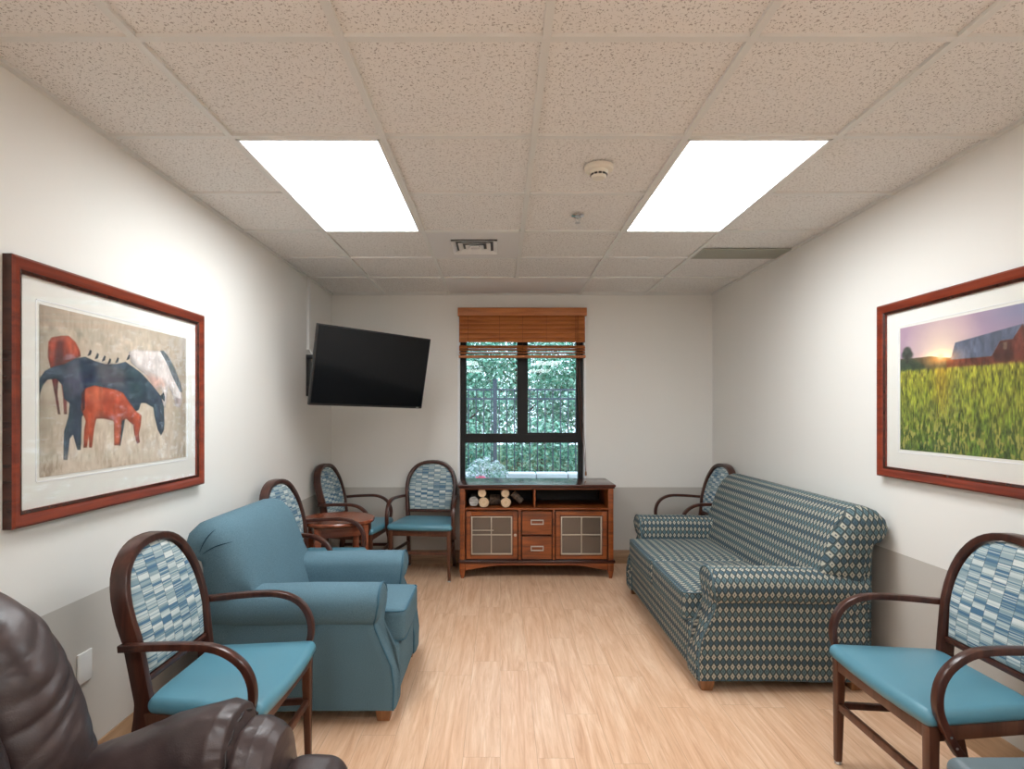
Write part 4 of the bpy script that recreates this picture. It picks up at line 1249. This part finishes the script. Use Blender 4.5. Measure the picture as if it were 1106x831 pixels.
# arms: profile in yz lofted along x
def arm(yc, sg):
    segs = [(-1.16, .50, .060, .09), (-1.10, .535, .085, .10), (-1.02, .566, .098, .115), (-.93, .598, .105, .118), (-.84, .636, .110, .122), (-.76, .658, .115, .125), (-.70, .672, .117, .125), (-.665, .664, .108, .118), (-.648, .630, .085, .09)]
    def body(segs, name, pinch=0.0):
        rings = []; n = 96
        # interpolate stations
        S_ = []
        for i in range(len(segs) - 1):
            for k in range(8):
                t = k / 8; S_.append([a + (b_ - a) * t for a, b_ in zip(segs[i], segs[i + 1])])
        S_.append(list(segs[-1]))
        for (x, top, ry, rz_) in S_:
            ring = []
            for i in range(n):
                a = 2 * PI * i / n; c_, s_ = math.cos(a), math.sin(a)
                y = yc + math.copysign(abs(c_) ** .85, c_) * ry; z = top - rz_ + math.copysign(abs(s_) ** .85, s_) * rz_
                if s_ < 0: z = top - rz_ + s_ * rz_ * 1.9
                w = wr((x, y, z), .0045, 8, (1.5, 1, 1), yc) + pinch * max(0, 1 - abs(x + .655) / .17) ** 2.6 * (abs(math.sin(a * 6 + 5 * noise.noise(Vector((a * 1.3, x * 7, 0))))) - .5) * .005
                ring.append((x - RO.x, y + c_ * w - RO.y, z + s_ * w - RO.z))
            rings.append(ring)
        b = MB(); b.loft(rings); return b.build(name, 'leather', rc, sharp=80)
    a_ = body(segs, 'arm', 1)
    front = [(-.672, .600, .075, .09), (-.660, .618, .098, .115), (-.640, .628, .112, .13), (-.605, .628, .115, .145), (-.575, .616, .112, .15), (-.555, .600, .10, .15), (-.543, .56, .08, .13), (-.538, .51, .045, .08)]
    f_ = body(front, 'arm_front', 1)
    P = []
    for i in range(25):
        a = -.5 + (PI + 1.0) * i / 24
        P.append((-.6575 - RO.x + .004 * math.sin(i * 2.1), yc + math.cos(a) * .106 - RO.y, .536 + math.sin(a) * .112 - RO.z))
    b = MB(); b.tube(P, .004, n=8, side=(1, 0, 0)); b.build('seam', 'seamleather', a_)
arm(1.475, 1); arm(.565, -1)
# body under the arms, seat, footrest
b = MB(); b.rbox(-1.40 - RO.x, -.58 - RO.x, .47 - RO.y, 1.57 - RO.y, .07, .40, .05, 3, n=3); b.build('base', 'leather', rc)
b = MB(); b.rbox(-1.10 - RO.x, -.56 - RO.x, .68 - RO.y, 1.36 - RO.y, .36, .50, .06, 4, n=6); b.build('seat_cushion', 'leather', rc)
def fw_(p, n_): return Vector((p.x + n_.x * wr(p, .01, 8), p.y, p.z + n_.z * wr(p, .01, 8)))
b = MB(); b.rbox(-.575 - RO.x, -.385 - RO.x, .52 - RO.y, 1.55 - RO.y, .12, .527, .065, 5, n=8, warp=fw_); b.build('footrest', 'leather', rc)
b = MB()
for sx in (-1.33, -.65):
    for sy in (.55, 1.48): b.cyl((sx - RO.x, sy - RO.y, 0), (sx - RO.x, sy - RO.y, .075), .02, .03, n=14)
b.build('foot', 'black', rc)
# creases on the back bolster
def crease(pts):
    b = MB()
    P = []
    for (y, z) in pts:
        # find the front surface x of the back profile at this z
        zz = [q[1] for q in backp[:8]]; xx = [q[0] for q in backp[:8]]
        P.append((np.interp(z, zz, xx) - RO.x, y - RO.y, z - RO.z))
    b.tube(P, .0022, n=6); return b

# ------------------------------------------------------------------ grey vinyl stool, bottom right
ot = empty('ottoman', (1.56, 1.23, 0), 0, 'slate grey vinyl upholstered ottoman at the bottom right corner of the view', 'ottoman')
def ow(p, n_):
    e = max(abs(p.x) / .34, abs(p.y) / .37); return Vector((p.x, p.y, p.z + (.012 * (1 - min(1, e) ** 3) if p.z > .4 else 0)))
b = MB(); b.rbox(-.34, .34, -.37, .37, .36, .475, .03, 4, n=8, warp=ow); c_ = b.build('cushion', 'greyvinyl', ot)
b = MB(); b.tube([(-.337, -.34, .45), (-.337, .34, .45), (-.31, .367, .45), (.31, .367, .45)], .004, n=8, side=(0, 0, 1)); b.build('piping', 'greyvinyl', c_)
b = MB(); b.rbox(-.33, .33, -.36, .36, .12, .362, .02, 2); b.build('base', 'greyvinyl', ot)
for sx in (-1, 1):
    for sy in (-1, 1):
        b = MB(); b.sweep([(sx * .29, sy * .32, .125), (sx * .29, sy * .32, 0)], [.05, .036], [.05, .036], side=(0, 1, 0), rnd=.1); b.build('leg', 'chairwood', ot)

# ------------------------------------------------------------------ outside
GZ = -.05
b = MB(); b.box(-14, 16, YB + TH + .01, 26, GZ - .1, GZ); o = b.build('ground', 'grass'); struct(o)
# iron fence
fn = empty('iron_fence', (.5, 10.0, GZ), 0, 'dark iron picket fence running across the garden outside the window', 'fence')
b = MB(); b.box(-6, 6, -.014, .014, 1.845, 1.875); b.build('rail', 'fence', fn)
b = MB(); b.box(-6, 6, -.014, .014, 1.685, 1.715); b.build('rail', 'fence', fn)
b = MB(); b.box(-6, 6, -.014, .014, .20, .23); b.build('rail', 'fence', fn)
for i in range(90):
    if abs(-5.95 + i * .132 - 0) > 6: continue
    b = MB(); xx = -5.95 + i * .1325; b.box(xx - .009, xx + .009, -.009, .009, .08, 1.845); b.build('picket', 'fence', fn)
for xx in (-5.4, -3.0, -.59, 1.85, 4.2):
    b = MB(); b.box(xx - .035, xx + .035, -.035, .035, 0, 2.02); b.rbox(xx - .042, xx + .042, -.042, .042, 2.02, 2.04, .004, 1); b.build('post', 'fence', fn)
# stone bed edging
b = MB(); rnd = random.Random(4)
for rw_ in range(4):
    xx = -5.0 + (rw_ % 2) * .2
    while xx < 5.6:
        L = rnd.uniform(.3, .5)
        b.rbox(xx, xx + L - .012, 8.62 + rnd.uniform(0, .015), 8.92, GZ + rw_ * .14 + (.002), GZ + rw_ * .14 + .134, .015, 2); xx += L
recenter(tag(b.build('stone_wall', 'stone'), 'low pale stone garden wall in front of the iron fence', 'garden wall'))


def leaves(b, c, rad, n, size, rnd, squash=(1, 1, 1), shell=.45, long=1.0):
    for _ in range(n):
        while True:
            d = Vector((rnd.gauss(0, 1), rnd.gauss(0, 1), rnd.gauss(0, 1)))
            if d.length > .1: break
        d.normalize(); rr_ = rad * (shell + (1 - shell) * rnd.random() ** .5)
        p = Vector(c) + Vector((d.x * squash[0], d.y * squash[1], d.z * squash[2])) * rr_
        a = Vector((rnd.gauss(0, 1), rnd.gauss(0, 1), rnd.gauss(0, 1))).normalized(); u_ = a.orthogonal().normalized()
        s = size * rnd.uniform(.6, 1.3)
        b.add([p - a * s * long, p + u_ * s * .45, p + a * s * long, p - u_ * s * .45], [(0, 1, 2, 3)], smooth=False)
rnd = random.Random(11)
trees = [(-3.9, 12.6, 3.2, 1.25, 'leafy green tree beyond the iron fence, farthest left'), (-1.05, 12.4, 3.4, 1.2, 'leafy green tree beyond the fence behind the left window pane'),
         (.5, 15.6, 4.4, 1.6, 'tall leafy green tree farther back behind the window mullion'), (1.9, 12.4, 3.4, 1.2, 'leafy green tree beyond the fence behind the right window pane'), (4.8, 12.8, 3.4, 1.25, 'leafy green tree beyond the iron fence, farthest right'),
         (-3.0, 15.8, 4.2, 1.55, 'tall leafy green tree in the back row, far left'), (4.0, 15.8, 4.2, 1.55, 'tall leafy green tree in the back row, far right')]
for (tx, ty, th, tr_, lab) in trees:
    t_ = empty('tree', (tx, ty, GZ), 0, lab, 'tree', 'garden trees beyond the fence')
    b = MB(); b.tube([(0, 0, 0), (.05, .02, th * .3), (-.04, 0, th * .6), (.02, 0, th * .9)], [.10, .085, .06, .02], n=12)
    for k in range(5):
        a = k * 1.3; z = th * (.3 + .1 * k)
        b.tube([(0, 0, z), (math.cos(a) * .35, math.sin(a) * .35, z + .25), (math.cos(a) * .7, math.sin(a) * .7, z + .6)], [.035, .025, .012], n=8)
    b.build('trunk', 'bark', t_)
    b = MB()
    for k in range(7):
        a = k * 2.4; q = tr_ * .55
        leaves(b, (math.cos(a) * q, math.sin(a) * q * .7, th * (.42 + .09 * k)), tr_ * .60, 1000, .06, rnd, (1, .8, .9), .3)
    o = b.build('foliage', 'leaf', t_)
# hedge right behind the fence
for (hx, hy, lab) in ((-2.3, 10.85, 'rounded green shrub behind the iron fence, first from the left'), (-.75, 10.85, 'rounded green shrub behind the iron fence, second from the left'), (.75, 10.85, 'rounded green shrub behind the iron fence, third from the left'), (2.25, 10.85, 'rounded green shrub behind the iron fence, fourth from the left'), (3.75, 10.85, 'rounded green shrub behind the iron fence, fifth from the left')):
    s_ = empty('shrub', (hx, hy, GZ), 0, lab, 'shrub', 'shrubs behind the iron fence')
    b = MB(); leaves(b, (0, 0, .70), .72, 2200, .05, rnd, (1.02, .7, .95), .45); b.build('foliage', 'leaf', s_)
    b = MB(); b.tube([(0, 0, 0), (.03, 0, .6)], [.04, .02], n=8); b.build('stem', 'bark', s_)
for k_, (hx, lab) in enumerate(((.27, 'low grey green border plant in front of the stone wall, left of centre'), (.61, 'low grey green border plant in front of the stone wall, centre'), (.97, 'low grey green border plant in front of the stone wall, right of centre'), (1.34, 'low grey green border plant in front of the stone wall, far right'))):
    s_ = empty('border_plant', (hx, 8.35, GZ), 0, lab, 'plant', 'border plants before the garden wall')
    b = MB(); leaves(b, (0, 0, .26), .17, 420, .03, rnd, (1.0, .7, 1.25), .2, 1.5); b.build('foliage', 'leaf' if k_ % 2 else 'silver', s_)
    b = MB(); b.tube([(0, 0, 0), (.01, 0, .3)], .006, n=6); b.build('stem', 'bark', s_)
hd = empty('hedge', (.6, 17.6, GZ), 0, 'tall dense green hedge closing the garden far behind the trees', 'hedge')
b = MB()
for k in range(14): leaves(b, (-6.5 + k, 0, 1.5 + .25 * math.sin(k * 2.3)), 1.0, 900, .085, rnd, (.95, .55, 1.6), .2)
b.build('foliage', 'leaf', hd)
b = MB()
for k in range(6): b.tube([(-6 + k * 2.4, 0, 0), (-6 + k * 2.4, 0, 1.6)], .05, n=8)
b.build('stem', 'bark', hd)
# silvery bush and pink flowers in front of the wall
s_ = empty('lavender_bush', (-.20, 8.25, GZ), 0, 'silvery lavender bush outside at the lower left of the window', 'shrub')
b = MB(); leaves(b, (0, 0, .52), .30, 1500, .022, rnd, (1.1, .8, 1.0), .3, 1.6); leaves(b, (0, 0, .28), .30, 700, .03, rnd, (1.0, .8, .95), .3, 1.4); b.build('foliage', 'silver', s_)
b = MB()
for k in range(14):
    a = k * 2.4; b.tube([(0, 0, 0), (math.cos(a) * .1, math.sin(a) * .08, .3), (math.cos(a) * .22, math.sin(a) * .16, .62)], .004, n=4)
b.build('stem', 'leaf', s_)
s_ = empty('pink_flower_plant', (-.23, 7.3, GZ), 0, 'pink flowering plant outside at the bottom left of the window', 'flower')
b = MB(); leaves(b, (0, 0, .62), .10, 90, .022, rnd, (1, .7, .45), .2); b.build('petals', 'pink', s_)
b = MB(); leaves(b, (0, 0, .40), .16, 260, .03, rnd, (.9, .8, 1.2), .1)
for k in range(6): b.tube([(0, 0, 0), (.03 * math.cos(k), .03 * math.sin(k), .3), (.07 * math.cos(k), .07 * math.sin(k), .6)], .004, n=4)
b.build('foliage', 'leaf', s_)
